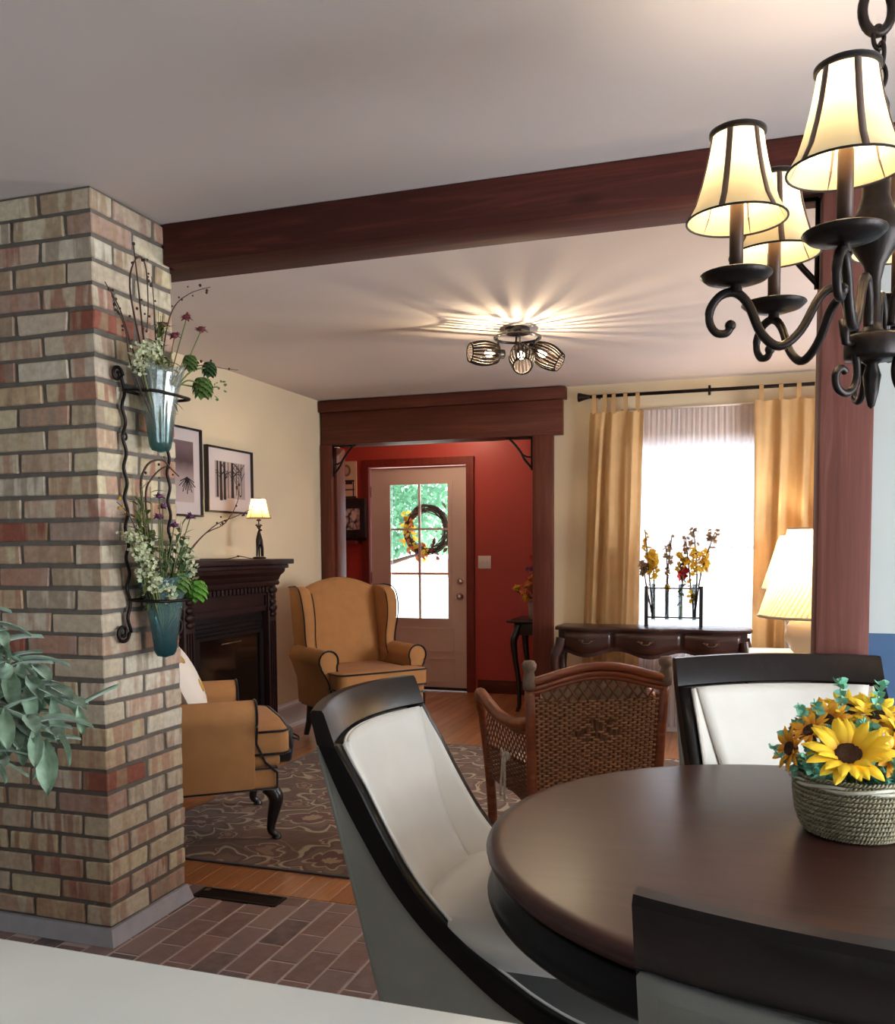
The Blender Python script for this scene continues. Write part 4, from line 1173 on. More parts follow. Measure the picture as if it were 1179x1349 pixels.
for k in range(11):
    a = R(200 + k * 14)
    mb.tube([(0.016, 0.12, 0.235), (0.016, 0.12 + 0.10 * math.cos(a) * (1 if k % 2 else 0.75), 0.235 + 0.10 * math.sin(a) * (1 if k % 2 else 0.8))], 0.003, 4)
mb.build('root_ink', m_ink, t)

# ================================================================== DARK BAG ON THE FLOOR
bg_ = thing('floor_bag', 'small black bag with a handle on the floor between fireplace and armchairs', 'bag', (-2.80, 5.02, 0.0), R(25))
MB().prism([(-0.085, 0.0), (0.085, 0.0), (0.095, 0.10), (0.08, 0.17), (0.03, 0.205), (-0.05, 0.20), (-0.09, 0.15), (-0.095, 0.06)], -0.13, 0.13, 'xz').build('bag_body', fabric('black_bag_cloth', rgb(26, 18, 20), 0.2), bg_, bevel=0.02, seg=3)
MB().tube(spline([(0.085, -0.06, 0.14), (0.12, -0.04, 0.125), (0.125, 0.0, 0.11), (0.12, 0.04, 0.125), (0.085, 0.06, 0.14)], 5), 0.006, 6).build('bag_handle', m_pipe, bg_)
MB().tube(spline([(0, -0.08, 0.195), (0, -0.05, 0.235), (0, 0.05, 0.235), (0, 0.08, 0.195)], 5), 0.007, 6).build('bag_handle', m_pipe, bg_)

# ================================================================== CONSOLE TABLE UNDER THE WINDOW
cs = thing('console_table', 'dark mahogany console table with three drawers and curved legs under the window', 'table', (-0.6, 6.22, 0))
ZT = 0.778; X0, X1 = -0.645, 0.628
def serp(s): return -0.16 - 0.022 * math.cos(s * PI * 3.0) * (1 - 0.2 * abs(s))     # front edge y at s in -1..1
pl = []
N = 40
for i in range(N + 1):
    s = lerp(-1, 1, i / N); pl.append((lerp(X0, X1, i / N), serp(s)))
pl += [(X1 + 0.012, -0.05), (X1 + 0.004, 0.05), (X1, 0.17), (X0, 0.17), (X0 - 0.004, 0.05), (X0 - 0.012, -0.05)]
MB().prism(pl, ZT - 0.022, ZT, 'xy').build('table_top', m_mahog, cs, bevel=0.006)
DXs = [X0 + 0.055, -0.262, 0.196, X1 - 0.055]
def apron_bot(x):
    s = (x - X0) / (X1 - X0) * 2 - 1
    return 0.595 - 0.022 * math.cos(s * PI * 3.0)
mb = MB()
n = 36
for i in range(n):
    xa, xb = lerp(X0 + 0.02, X1 - 0.02, i / n), lerp(X0 + 0.02, X1 - 0.02, (i + 1) / n)
    ya, yb = serp((xa - X0) / (X1 - X0) * 2 - 1) + 0.022, serp((xb - X0) / (X1 - X0) * 2 - 1) + 0.022
    za, zb = apron_bot(xa), apron_bot(xb)
    mb.add([(xa, ya, za), (xb, yb, zb), (xb, yb, ZT - 0.022), (xa, ya, ZT - 0.022)], [(0, 1, 2, 3)], True)
    mb.add([(xa, ya, za), (xa, ya + 0.02, za), (xb, yb + 0.02, zb), (xb, yb, zb)], [(0, 1, 2, 3)], True)
mb.build('front_apron', m_mahog, cs)
for s, x in ((-1, X0 + 0.02), (1, X1 - 0.02)): B(min(x, x - s * 0.02), max(x, x - s * 0.02), -0.12, 0.15, 0.60, ZT - 0.022).build('side_apron', m_mahog, cs)
B(X0 + 0.02, X1 - 0.02, 0.13, 0.15, 0.60, ZT - 0.022).build('back_apron', m_mahog, cs)
for k in range(3):
    a, b = DXs[k] + 0.008, DXs[k + 1] - 0.008
    mb = MB()
    mb.grid(lambda i, j: Vector((lerp(a, b, i), serp((lerp(a, b, i) - X0) / (X1 - X0) * 2 - 1) + 0.016, lerp(apron_bot(lerp(a, b, i)) + 0.028, ZT - 0.034, j))), 16, 3)
    dr = mb.build('drawer', m_mahog, cs, solid=0.012, off=0)
    xc = (a + b) / 2; yc = serp((xc - X0) / (X1 - X0) * 2 - 1) + 0.008
    mb = MB()
    for q in (-1, 1):
        mb.ball((xc + q * 0.03, yc, 0.685), 0.008, 8, (1.6, 0.5, 1.0)); mb.ball((xc + q * 0.046, yc, 0.691), 0.005, 8, (1.4, 0.5, 1))
    mb.tube(spline([(xc - 0.03, yc - 0.006, 0.684), (xc - 0.018, yc - 0.014, 0.672), (xc + 0.018, yc - 0.014, 0.672), (xc + 0.03, yc - 0.006, 0.684)], 4), 0.0035, 6)
    mb.build('drawer_pull', m_brass, dr)
for sx in (-1, 1):
    for yy in (-0.125, 0.13):
        lx = (X0 + 0.04) if sx < 0 else (X1 - 0.04)
        pts = spline([(lx, yy, 0.70), (lx + sx * 0.012, yy - 0.006, 0.64), (lx + sx * 0.042, yy - 0.02 * (1 if yy < 0 else -0.3), 0.56), (lx + sx * 0.036, yy - 0.012, 0.42), (lx + sx * 0.012, yy, 0.22), (lx + sx * 0.008, yy, 0.06), (lx + sx * 0.022, yy - 0.008, 0.02), (lx + sx * 0.026, yy - 0.01, 0.0)], 5)
        MB().tube(pts, lambda q: interp([(0, 0.036), (0.2, 0.036), (0.35, 0.032), (0.6, 0.02), (0.85, 0.014), (0.93, 0.02), (1, 0.02)], q), 10).build('leg', m_mahog, cs)

# rack of bud vases on the console
rk = thing('bud_vase_rack', 'dark wood rack holding four clear glass tube vases on the console', 'vase rack', (-0.47, 6.27, ZT))
for s in (-1, 1): B(s * 0.18 - 0.012, s * 0.18 + 0.012, -0.03, 0.03, 0, 0.275).build('upright', m_black, rk, bevel=0.003, seg=1)
for z in (0.26, 0.062):
    for y in (-0.018, 0.018): MB().tube([(-0.17, y, z), (0.17, y, z)], 0.004, 6).build('cross_rod', m_black, rk)
m_tubeg = pane_glass('clear_tube_glass', (0.86, 0.92, 0.95, 1), 0.2)
vx = (-0.135, -0.045, 0.045, 0.135)
for x in vx: MB().lathe([(0.0, 0.035), (0.012, 0.037), (0.0145, 0.045), (0.0145, 0.285), (0.016, 0.288), (0.0125, 0.288), (0.0125, 0.05), (0.0, 0.045)], 16, capb=False, capt=False).build('glass_tube', m_tubeg, rk, loc=(x, 0, 0))
m_yel = translucent('yellow_blossom', rgb(222, 182, 70), 0.5)
m_redb = mat('red_blossom', rgb(190, 44, 44), 0.7, var=0.2, scale=60)
m_tan = translucent('dried_tan_blossom', rgb(166, 136, 104), 0.45)
m_purp = mat('purple_blossom', rgb(112, 56, 92), 0.8, var=0.25, scale=60)
m_creamb = mat('cream_blossom', rgb(188, 190, 150), 0.8, var=0.15, scale=60)
m_mauve = mat('dusty_maroon_blossom', rgb(120, 52, 60), 0.8, var=0.25, scale=60)
m_orange = mat('orange_blossom', rgb(222, 128, 62), 0.7, var=0.2, scale=60)
def blossom(mb, c, r, n=6, normal=(0, 0, 1)):
    nn = Vector(normal).normalized(); a = nn.orthogonal().normalized(); b = nn.cross(a)
    off = random.uniform(0, 6)
    for k in range(n):
        an = off + 2 * PI * k / n
        d = a * math.cos(an) + b * math.sin(an)
        mb.leaf(Vector(c), d + nn * 0.35, nn, r, r * 0.75, 0.1, 0.1)
def rnd(s): return Vector((random.uniform(-s, s), random.uniform(-s, s), random.uniform(-s, s)))
def spray(parent, base, tip, bend, mstem, r0, blooms, nleaf=0, mleaf=None, ll=0.03, name='flower_stem'):
    """one stem from base to tip, blossoms along its upper part; blooms = (material, count, size, from, to, spread)"""
    base, tip = Vector(base), Vector(tip)
    mid = (base + tip) / 2 + Vector(bend)
    pts = spline([base, mid, tip], 8)
    st = MB().tube(pts, lambda q: r0 * (1 - 0.5 * q), 5).build(name, mstem, parent)
    if nleaf:
        mb = MB()
        for k in range(nleaf):
            p = pts[int(random.uniform(0.3, 0.95) * (len(pts) - 1))]
            mb.leaf(p, rnd(1) + Vector((0, 0, 0.4)), (0, 0, 1), ll * random.uniform(0.7, 1.2), ll * 0.35, 0.4)
        mb.build('stem_leaves', mleaf, st)['kind'] = 'stuff'
    for (mt, cnt, sz, f0, f1, spr) in blooms:
        mb = MB()
        for k in range(cnt):
            q = random.uniform(f0, f1); p = pts[min(len(pts) - 1, int(q * (len(pts) - 1)))] + rnd(spr)
            blossom(mb, p, sz * random.uniform(0.75, 1.2), 5, rnd(1) + Vector((0, -0.3, 0.6)))
        mb.build('blossoms', mt, st)['kind'] = 'stuff'
    return st
fr = thing('bud_vase_flowers', 'dried yellow and red flower stems in the glass tubes by the window', 'flowers', (-0.47, 6.27, ZT))
spray(fr, (vx[0], 0, 0.05), (vx[0] - 0.01, 0, 0.50), (0.01, 0, 0), m_stemg, 0.007, [(m_yel, 57, 0.0255, 0.62, 1.0, 0.027)], 10, m_leafd)
spray(fr, (vx[0], 0, 0.05), (vx[0] - 0.07, 0.0, 0.43), (-0.01, 0, 0.02), m_stem, 0.007, [(m_tan, 20, 0.0270, 0.8, 1.0, 0.020)], 8, m_leafd)
spray(fr, (vx[0], 0, 0.05), (vx[0] - 0.06, 0.0, 0.66), (0.0, 0, 0.0), m_stem, 0.0065, [(m_yel, 13, 0.0210, 0.7, 1.0, 0.020)], 8, m_stemg)
spray(fr, (vx[1], 0, 0.05), (vx[1] + 0.03, 0, 0.62), (-0.015, 0, 0), m_stem, 0.007, [(m_tan, 23, 0.0195, 0.5, 1.0, 0.020), (m_yel, 6, 0.0210, 0.35, 0.45, 0.014)], 16, m_leafd)
spray(fr, (vx[1], 0, 0.05), (vx[1] - 0.01, 0, 0.55), (0.01, 0, 0), m_stem, 0.0065, [(m_tan, 13, 0.0180, 0.6, 1.0, 0.014)], 10, m_leafd)
spray(fr, (vx[2], 0, 0.05), (vx[2] + 0.02, 0, 0.47), (0.0, 0, 0), m_stemg, 0.007, [(m_redb, 15, 0.0330, 0.74, 0.8, 0.016), (m_yel, 27, 0.0240, 0.9, 1.0, 0.041)], 36, m_leafd, 0.05)
spray(fr, (vx[3], 0, 0.05), (vx[3] - 0.01, 0, 0.66), (0.02, 0, 0), m_stem, 0.007, [(m_yel, 37, 0.0240, 0.6, 0.75, 0.047), (m_tan, 17, 0.0195, 0.8, 1.0, 0.027)], 16, m_leafd)
spray(fr, (vx[3], 0, 0.05), (vx[3] + 0.13, 0, 0.64), (-0.02, 0, 0.03), m_stem, 0.0065, [(m_yel, 20, 0.0240, 0.6, 0.7, 0.027), (m_tan, 20, 0.0210, 0.85, 1.0, 0.034)], 10, m_leafd)
spray(fr, (vx[3], 0, 0.05), (vx[3] - 0.06, 0, 0.6), (0, 0, 0.0), m_stem, 0.0065, [(m_tan, 13, 0.0195, 0.75, 1.0, 0.027), (m_yel, 10, 0.0210, 0.3, 0.45, 0.020)], 10, m_leafd)

# ================================================================== CURTAINS
cr = thing('curtain_rod', 'black curtain rod with flared finial above the living room window', 'curtain rod', (-0.3, 6.47, 2.385))
MB().tube([(-0.78, 0, 0), (1.7, 0, 0)], 0.0125, 10).build('rod', m_iron, cr)
MB().lathe([(0.012, 0), (0.016, 0.02), (0.024, 0.05), (0.032, 0.075), (0.032, 0.085), (0, 0.086)], 16, M=Matrix.Translation((-0.775, 0, 0)) @ Matrix.Rotation(R(-90), 4, 'Y')).build('finial', m_iron, cr)
MB().tube([(0.04, 0, 0.03), (0.04, 0, -0.035)], 0.009, 8).build('rod_bracket', m_iron, cr)
MB().tube([(0.04, 0.0, 0), (0.04, 0.088, 0)], 0.008, 8).build('rod_bracket', m_iron, cr)
MB().tube([(-0.72, 0.0, 0), (-0.72, 0.088, 0)], 0.008, 8).build('rod_bracket', m_iron, cr)
m_curt = translucent('gold_curtain_cloth', rgb(210, 174, 126), 0.28)
m_sheer = translucent('white_sheer_cloth', rgb(236, 232, 240), 0.6, see=0.22)
def curtain(name, label, xt0, xt1, xb0, xb1, ztop, zbot, y, folds, amp, m, tabs, seed, nx=90):
    rr = random.Random(seed); ph = [rr.uniform(0, 6) for _ in range(4)]
    t = thing(name, label, 'curtain', ((xt0 + xt1) / 2, y, 0)); cx = (xt0 + xt1) / 2
    def F(i, j):
        z = lerp(ztop, zbot, j); x = lerp(lerp(xt0, xt1, i), lerp(xb0, xb1, i), j ** 0.6)
        a = amp * (0.35 + 0.65 * min(1, j * 4))
        yy = a * (math.sin(2 * PI * folds * i + ph[0] + 0.5 * math.sin(5 * j + ph[1])) + 0.45 * math.sin(2 * PI * folds * 1.7 * i + ph[2] + j))
        return Vector((x - cx + 0.008 * math.sin(9 * i + 4 * j), yy, z - 0.012 * math.sin(PI * folds * i) ** 2 * (1 - j)))
    MB().grid(F, nx, 30).build('cloth', m, t)
    for k in range(tabs):
        u = (k + 0.35) / tabs if tabs > 1 else 0.5
        p = F(u, 0)
        zt = 2.385 - 0.0
        mb = MB(); w2 = 0.014
        prof = [(p.y, p.z - 0.01), (6.47 - 0.016 - y, zt), (6.47 - 0.011 - y, zt + 0.012), (6.47 - y, zt + 0.016), (6.47 + 0.011 - y, zt + 0.012), (6.47 + 0.016 - y, zt), (p.y + 0.006, p.z - 0.01)]
        mb.grid(lambda i, j: Vector((p.x + lerp(-w2, w2, i), prof[int(round(j * 6))][0], prof[int(round(j * 6))][1])), 1, 6)
        mb.build('tab', m, t)
    return t
curtain('gold_curtain', 'gold tab-top curtain panel hanging beside the hall opening', -1.075, -0.70, -1.14, -0.72, 2.275, 0.03, 6.46, 3.2, 0.04, m_curt, 5, 3)
curtain('gold_curtain', 'gold tab-top curtain panel behind the lit lamps and timber post', 0.03, 0.86, 0.03, 0.90, 2.30, 0.03, 6.455, 6.0, 0.034, m_curt, 7, 5, 140)
sh = curtain('sheer_curtain', 'white sheer gathered curtain glowing in front of the living room window', -0.84, 0.24, -0.84, 0.24, 2.285, 0.04, 6.53, 30, 0.008, m_sheer, 0, 9, 420)
MB().tube([(-0.56, 0, 2.287), (0.56, 0, 2.287)], 0.007, 6).build('sheer_rod', m_white, sh)

# ================================================================== LAMPS BEHIND THE POST
m_pleat = translucent('pleated_cream_shade', rgb(246, 226, 180), 0.55)
m_cer = mat('cream_ceramic', rgb(226, 206, 186), 0.25, var=0.03, coat=0.3)
def table_lamp(loc, label):
    t = thing('table_lamp', label, 'lamp', loc, 0, None)
    MB().lathe([(0.06, 0), (0.065, 0.01), (0.075, 0.02), (0.10, 0.07), (0.098, 0.11), (0.07, 0.155), (0.035, 0.175), (0.03, 0.19), (0, 0.19)], 30).build('lamp_base', m_cer, t)
    MB().tube([(0, 0, 0.18), (0, 0, 0.45)], 0.006, 8).build('lamp_stem', m_brass, t)
    n = 120; vs = []; fs = []
    for j in range(9):
        q = j / 8; z = lerp(0.155, 0.495, q); r = lerp(0.20, 0.092, q)
        for k in range(n):
            a = 2 * PI * k / n + q * 0.9
            rr = r + (0.0022 if k % 2 else -0.0022)
            vs.append((rr * math.cos(a), rr * math.sin(a), z))
    for j in range(8):
        for k in range(n):
            l = (k + 1) % n; fs.append((j * n + k, j * n + l, (j + 1) * n + l, (j + 1) * n + k))
    MB().add(vs, fs, False).build('lamp_shade', m_pleat, t)
    MB().tube([(0.201 * math.cos(a * PI / 24), 0.201 * math.sin(a * PI / 24), 0.156) for a in range(48)], 0.005, 6, closed=True).build('shade_trim', m_cer, t)
    MB().tube([(0.093 * math.cos(a * PI / 24), 0.093 * math.sin(a * PI / 24), 0.494) for a in range(48)], 0.004, 6, closed=True).build('shade_trim', m_cer, t)
    MB().ball((0, 0, 0.33), 0.03, 12, (1, 1, 1.3)).build('bulb', m_bulb, t)
    lamp_point((0, 0, 0.405), 13, WARM, 0.025, parent=t)
def side_cabinet(loc, sx, sy, h, label):
    t = thing('side_cabinet', label, 'cabinet', loc)
    B(-sx, sx, -sy, sy, h - 0.03, h).build('cabinet_top', m_white, t, bevel=0.006)
    B(-sx + 0.015, sx - 0.015, -sy + 0.015, sy - 0.015, 0.06, h - 0.03).build('cabinet_body', m_white, t)
    B(-sx + 0.03, sx - 0.03, -sy + 0.03, sy - 0.03, 0.0, 0.06).build('plinth', m_white, t)
    for s in (-1, 1):
        d_ = B(-sx - 0.001, -sx + 0.015, min(0.005 * s, s * (sy - 0.03)), max(0.005 * s, s * (sy - 0.03)), 0.09, h - 0.06).build('cabinet_door', m_white, t, bevel=0.003)
        MB().ball((-sx - 0.008, s * 0.04, h * 0.55), 0.012, 10).build('knob', m_brass, d_)
side_cabinet((0.31, 3.80, 0), 0.30, 0.22, 0.891, 'cream painted cabinet just behind the timber post')
side_cabinet((0.46, 6.20, 0), 0.22, 0.18, 0.891, 'cream painted cabinet against the gold curtain below a lit lamp')
table_lamp((0.243, 3.76, 0.892), 'cream ceramic lamp with a pleated lit shade half hidden by the timber post')
table_lamp((0.290, 6.20, 0.892), 'cream pleated lamp shade glowing against a gold curtain beside the window')

# ================================================================== HALL FURNITURE
ht = thing('hall_table', 'small black table with cabriole legs in the red hall', 'table', (-1.53, 7.2, 0))
B(-0.29, 0.30, -0.25, 0.25, 0.72, 0.74).build('table_top', m_black, ht, bevel=0.008)
B(-0.24, 0.28, -0.20, 0.20, 0.62, 0.719).build('table_apron', m_black, ht, bevel=0.01)
for sx, sy in ((-1, -1), (1, -1), (-1, 1), (1, 1)):
    lx, ly = sx * 0.22 + 0.02, sy * 0.18
    pts = spline([(lx, ly, 0.70), (lx + sx * 0.02, ly + sy * 0.01, 0.64), (lx + sx * 0.04, ly + sy * 0.02, 0.57), (lx + sx * 0.03, ly + sy * 0.015, 0.44), (lx + sx * 0.005, ly, 0.24), (lx, ly, 0.06), (lx + sx * 0.012, ly, 0.02), (lx + sx * 0.016, ly, 0.0)], 5)
    MB().tube(pts, lambda q: interp([(0, 0.03), (0.25, 0.03), (0.6, 0.018), (0.9, 0.013), (1, 0.018)], q), 8).build('leg', m_black, ht)
hv = thing('hall_vase', 'grey square vase holding flowers on the hall table', 'vase', (-1.60, 7.08, 0.74))
MB().lathe([(0.055, 0), (0.06, 0.01), (0.066, 0.15), (0.06, 0.15), (0.054, 0.02), (0, 0.02)], 20, capt=False).build('vase_body', mat('grey_stoneware', rgb(120, 112, 100), 0.6), hv)
hf = thing('hall_flowers', 'orange and yellow flower bunch in the grey hall vase', 'flowers', (-1.60, 7.08, 0.86))
for (tip, mt, sz, n_) in (((-0.07, -0.02, 0.16), m_orange, 0.04, 6), ((-0.11, -0.05, 0.13), m_orange, 0.035, 5), ((-0.16, -0.03, 0.13), m_yel, 0.035, 4), ((-0.02, -0.05, 0.22), m_orange, 0.04, 6), ((-0.06, 0.0, 0.30), m_purp, 0.025, 6), ((-0.03, 0.02, 0.38), m_redb, 0.03, 5), ((0.05, -0.03, 0.2), m_yel, 0.035, 5), ((0.08, 0.0, 0.3), m_redb, 0.03, 5), ((-0.08, -0.06, 0.06), m_yel, 0.03, 4), ((0.03, -0.06, 0.12), m_orange, 0.04, 5)):
    spray(hf, (0, 0, 0.0), tip, (0, 0, 0.02), m_stemg, 0.003, [(mt, n_, sz, 0.9, 1.0, 0.018)], 6, m_leafd, 0.05)
# art on the red wall
ar = thing('art_panel', 'small cream art panel with a wreath drawing hanging on the red hall wall', 'picture', (-3.60, 7.835, 1.80))
B(-0.10, 0.10, -0.005, 0.014, 0, 0.34).build('panel', mat('cream_art_panel', rgb(226, 200, 168), 0.7, var=0.03), ar)
mb = MB(); mb.tube([(0.0 + 0.035 * math.cos(a * PI / 10), -0.007, 0.255 + 0.045 * math.sin(a * PI / 10)) for a in range(20)], 0.010, 5, closed=True); mb.build('wreath_drawing', m_tan, ar)
mb = MB(); mb.box(-0.08, 0.08, -0.0075, -0.005, 0.15, 0.165); mb.box(-0.08, 0.08, -0.0075, -0.005, 0.07, 0.08); mb.box(0.065, 0.075, -0.0075, -0.005, 0.01, 0.15); mb.box(-0.01, 0.06, -0.0075, -0.005, 0.125, 0.15); mb.box(-0.1, 0.1, -0.0075, -0.005, 0.0, 0.012); mb.build('ink_lines', m_ink, ar)
ld = B(-4.19, -3.46, 7.70, 7.848, 1.365, 1.395).build('hall_ledge', wood('hall_ledge_wood', rgb(96, 30, 24), rgb(120, 44, 34), 'x', 0.3), bevel=0.004)
tag(ld, 'narrow red-stained ledge on the hall wall below the black shadow frame', 'shelf')
sf = thing('shadow_frame', 'black frame with a mottled white picture standing on the hall ledge', 'picture', (-3.545, 7.775, 1.395))
mb = MB()
for a in ((-0.16, 0.16, 0.30, 0.39), (-0.16, 0.16, 0.03, 0.10), (-0.16, -0.12, 0.10, 0.30), (0.11, 0.16, 0.10, 0.30)): mb.box(a[0], a[1], -0.02, 0.03, a[2], a[3])
mb.build('frame', mat('black_green_frame', rgb(34, 38, 42), 0.45, var=0.25, scale=20), sf)
def mott():
    q = NT('mottled_picture'); v_ = q.coords(offset=False); vo = q.node('ShaderNodeTexVoronoi'); vo.inputs['Scale'].default_value = 26; q.link(v_, vo.inputs['Vector'])
    r = q.ramp([(0.35, rgb(232, 218, 208)), (0.62, rgb(176, 166, 164)), (0.75, rgb(60, 56, 60))]); q.link(q.math('ADD', vo.outputs['Distance'], q.math('MULTIPLY', q.math('SUBTRACT', q.noise(v_, 18, 3), 0.5), 0.9)), r.inputs[0])
    q.link(r.outputs[0], q.b.inputs['Base Color']); return q.m
B(-0.12, 0.11, 0.0, 0.02, 0.10, 0.30).build('picture_panel', mott(), sf)
for s in (-0.10, 0.05):
    MB().tube(spline([(s, -0.022, 0.10), (s - 0.02, -0.03, 0.05), (s, -0.04, 0.008), (s + 0.03, -0.035, 0.02), (s + 0.02, -0.028, 0.05)], 5), 0.006, 6).build('curled_foot', m_iron, sf)
B(-0.15, 0.15, 0.03, 0.06, 0.0, 0.03).build('rear_foot', m_black, sf)
swp = thing('switch_plate', 'white double light switch plate on the red hall wall beside the door', 'switch', (-2.253, 7.848, 1.19))
B(-0.06, 0.06, -0.007, 0.0, -0.058, 0.058).build('plate', m_white, swp, bevel=0.003)
for s in (-1, 1):
    B(s * 0.024 - 0.006, s * 0.024 + 0.006, -0.018, -0.007, -0.006, 0.014).build('toggle', m_white, swp)
# hall ceiling lamp
hl = thing('hall_ceiling_lamp', 'frosted flush ceiling lamp in the red hall hidden above the header', 'lamp', (-2.45, 7.25, CZ))
MB().lathe([(0.0, -0.09), (0.07, -0.08), (0.12, -0.05), (0.14, -0.015), (0.14, -0.004)], 26, capt=False).build('glass_bowl', translucent('frosted_bowl', rgb(245, 230, 205), 0.7, see=0.6), hl)
MB().lathe([(0.15, -0.015), (0.15, -0.001), (0, -0.001)], 26).build('lamp_pan', m_brass, hl)
lamp_point((0, 0, -0.045), 11, (1.0, 0.80, 0.58), 0.03, parent=hl)
# door wreath (outside)
wr = thing('door_wreath', 'grapevine wreath with yellow and orange leaves hanging outside the door glass', 'wreath', (-2.845, 7.96, 1.49))
mb = MB()
for k in range(26):
    r0 = random.uniform(0.175, 0.225); ph = random.uniform(0, 6); ax = random.uniform(0.006, 0.02)
    mb.tube([((r0 + 0.016 * math.sin(3 * a + ph)) * math.cos(a), ax * math.sin(5 * a + ph), (r0 + 0.016 * math.sin(3 * a + ph)) * math.sin(a)) for a in [2 * PI * q / 36 for q in range(36)]], 0.0045, 5, closed=True)
mb.build('vine_ring', m_stem, wr)
def patch(m_, a0, a1, n, nm):
    mb = MB()
    for k in range(n):
        a = R(random.uniform(a0, a1)); r = random.uniform(0.15, 0.27)
        mb.leaf((r * math.cos(a), random.uniform(-0.04, 0.0), r * math.sin(a)), rnd(1), (0, -1, 0.3), random.uniform(0.05, 0.08), 0.035, 0.3)
    mb.build(nm, m_, wr)
patch(m_yel, 140, 270, 40, 'yellow_leaves'); patch(m_orange, 150, 280, 22, 'orange_leaves'); patch(m_mauve, 220, 330, 16, 'maroon_leaves')

# ================================================================== CEILING SPOT FIXTURE
cf = thing('ceiling_spotlight', 'black three-head ceiling light with slatted barrel shades in the living room', 'ceiling light', (-1.172, 4.73, CZ))
MB().lathe([(0.062, -0.032), (0.066, -0.026), (0.066, -0.001), (0, -0.001)], 28).build('canopy', m_black, cf)
MB().tube([(0.12 * math.cos(a * PI / 24), 0.12 * math.sin(a * PI / 24), -0.052) for a in range(48)], 0.0075, 8, closed=True).build('ring', m_black, cf)
for k in range(2):
    a = R(18.4 + 90 + 180 * k)
    MB().tube([(0.05 * math.cos(a), 0.05 * math.sin(a), -0.02), (0.12 * math.cos(a), 0.12 * math.sin(a), -0.052)], 0.006, 6).build('spoke', m_black, cf)
cr_ = Vector((0.949, 0.316, 0)); cfw = Vector((-0.316, 0.949, 0))
m_spot = mat('matte_black_metal', rgb(30, 22, 18), 0.75, var=0.2, spec=0.15)
def spot(mount, sock, axis, L=0.15):
    axis = Vector(axis).normalized(); mount = Vector(mount); sock = Vector(sock)
    MB().tube([mount, sock + Vector((0, 0, 0.03)), sock], 0.006, 8).build('stem', m_black, cf)
    q = Vector((0, 0, 1)).rotation_difference(axis).to_matrix().to_4x4()
    M = Matrix.Translation(sock) @ q
    MB().lathe([(0.0, -0.03), (0.024, -0.028), (0.026, 0.02), (0.02, 0.03), (0, 0.03)], 18, M=M).build('socket', m_black, cf)
    mb = MB(); n = 20
    def rad(t): return 0.046 + 0.016 * math.sin(PI * t)
    for k in range(n):
        a = 2 * PI * k / n
        pts = [M @ Vector((rad(j / 8) * math.cos(a), rad(j / 8) * math.sin(a), 0.012 + L * j / 8)) for j in range(9)]
        mb.tube(pts, 0.0048, 4, caps=False)
    for t in (0, 1):
        mb.tube([M @ Vector((rad(t) * math.cos(a * PI / 16), rad(t) * math.sin(a * PI / 16), 0.012 + L * t)) for a in range(32)], 0.0045, 6, closed=True)
    for k in range(4):
        a = k * PI / 2
        mb.tube([M @ Vector((0.02 * math.cos(a), 0.02 * math.sin(a), 0.014)), M @ Vector((0.046 * math.cos(a), 0.046 * math.sin(a), 0.014))], 0.004, 5)
    mb.build('slatted_shade', m_spot, cf)
    mb = MB(); mb.ball((0, 0, 0), 0.019, 12, (1, 1, 1.3))
    b = mb.build('bulb', m_bulb, cf); b.matrix_local = Matrix.Translation(sock + axis * 0.055) @ q
    lamp_point(sock + axis * 0.092, 4.0, (1, 0.80, 0.52), 0.003, parent=cf)
spot(cr_ * -0.11 + Vector((0, 0, -0.052)), cr_ * -0.10 - cfw * 0.02 + Vector((0, 0, -0.14)), cr_ * -1 - cfw * 0.35 + Vector((0, 0, -0.02)))
spot(cr_ * 0.11 + Vector((0, 0, -0.052)), cr_ * 0.085 - cfw * 0.02 + Vector((0, 0, -0.115)), cr_ * 0.8 - cfw * 0.35 + Vector((0, 0, -0.52)))
spot(cfw * -0.12 + Vector((0, 0, -0.052)), cfw * -0.13 + cr_ * 0.005 + Vector((0, 0, -0.145)), cfw * -0.75 + Vector((0, 0, -0.62)))

# ================================================================== CHANDELIER
ch = thing('chandelier', 'wrought iron chandelier with lit cream bell shades above the dining table', 'chandelier', (0.212, 1.835, 0))
m_bell = translucent('cream_bell_shade', rgb(232, 214, 172), 0.16)
m_rib = fabric('brown_shade_rib', rgb(98, 78, 66))
MB().lathe([(0.0, 1.57), (0.006, 1.575), (0.012, 1.60), (0.016, 1.63), (0.010, 1.65), (0.02, 1.658), (0.047, 1.660), (0.049, 1.666), (0.049, 1.698), (0.046, 1.703), (0.02, 1.705), (0.012, 1.73), (0.012, 1.80), (0.018, 1.828), (0.042, 1.865), (0.05, 1.895), (0.032, 1.925), (0.024, 1.95), (0.024, 2.02), (0.014, 2.05), (0.02, 2.09), (0.02, 2.11), (0.008, 2.14), (0.0, 2.145)], 28).build('centre_column', m_iron, ch)
def link(center, rz, w_, h_, r):
    pts = []
    for q in range(24):
        a = 2 * PI * q / 24
        pts.append(Vector((w_ * math.cos(a) * math.cos(rz), w_ * math.cos(a) * math.sin(rz), h_ * math.sin(a))) + Vector(center))
    return MB().tube(pts, r, 8, closed=True)
link((0, 0, 2.162), R(20), 0.014, 0.024, 0.004).build('chain_link', m_iron, ch)
link((0.003, 0, 2.197), R(110), 0.012, 0.022, 0.004).build('chain_link', m_iron, ch)
link((-0.001, 0, 2.229), R(30), 0.011, 0.02, 0.004).build('chain_link', m_iron, ch)
link((-0.004, 0, 2.277), R(15), 0.026, 0.04, 0.009).build('chain_link', m_iron, ch)
z = 2.33; k = 0
while z < 2.46:
    link((-0.004, 0, z), R(110 if k % 2 == 0 else 20), 0.013, 0.024, 0.004).build('chain_link', m_iron, ch); z += 0.036; k += 1
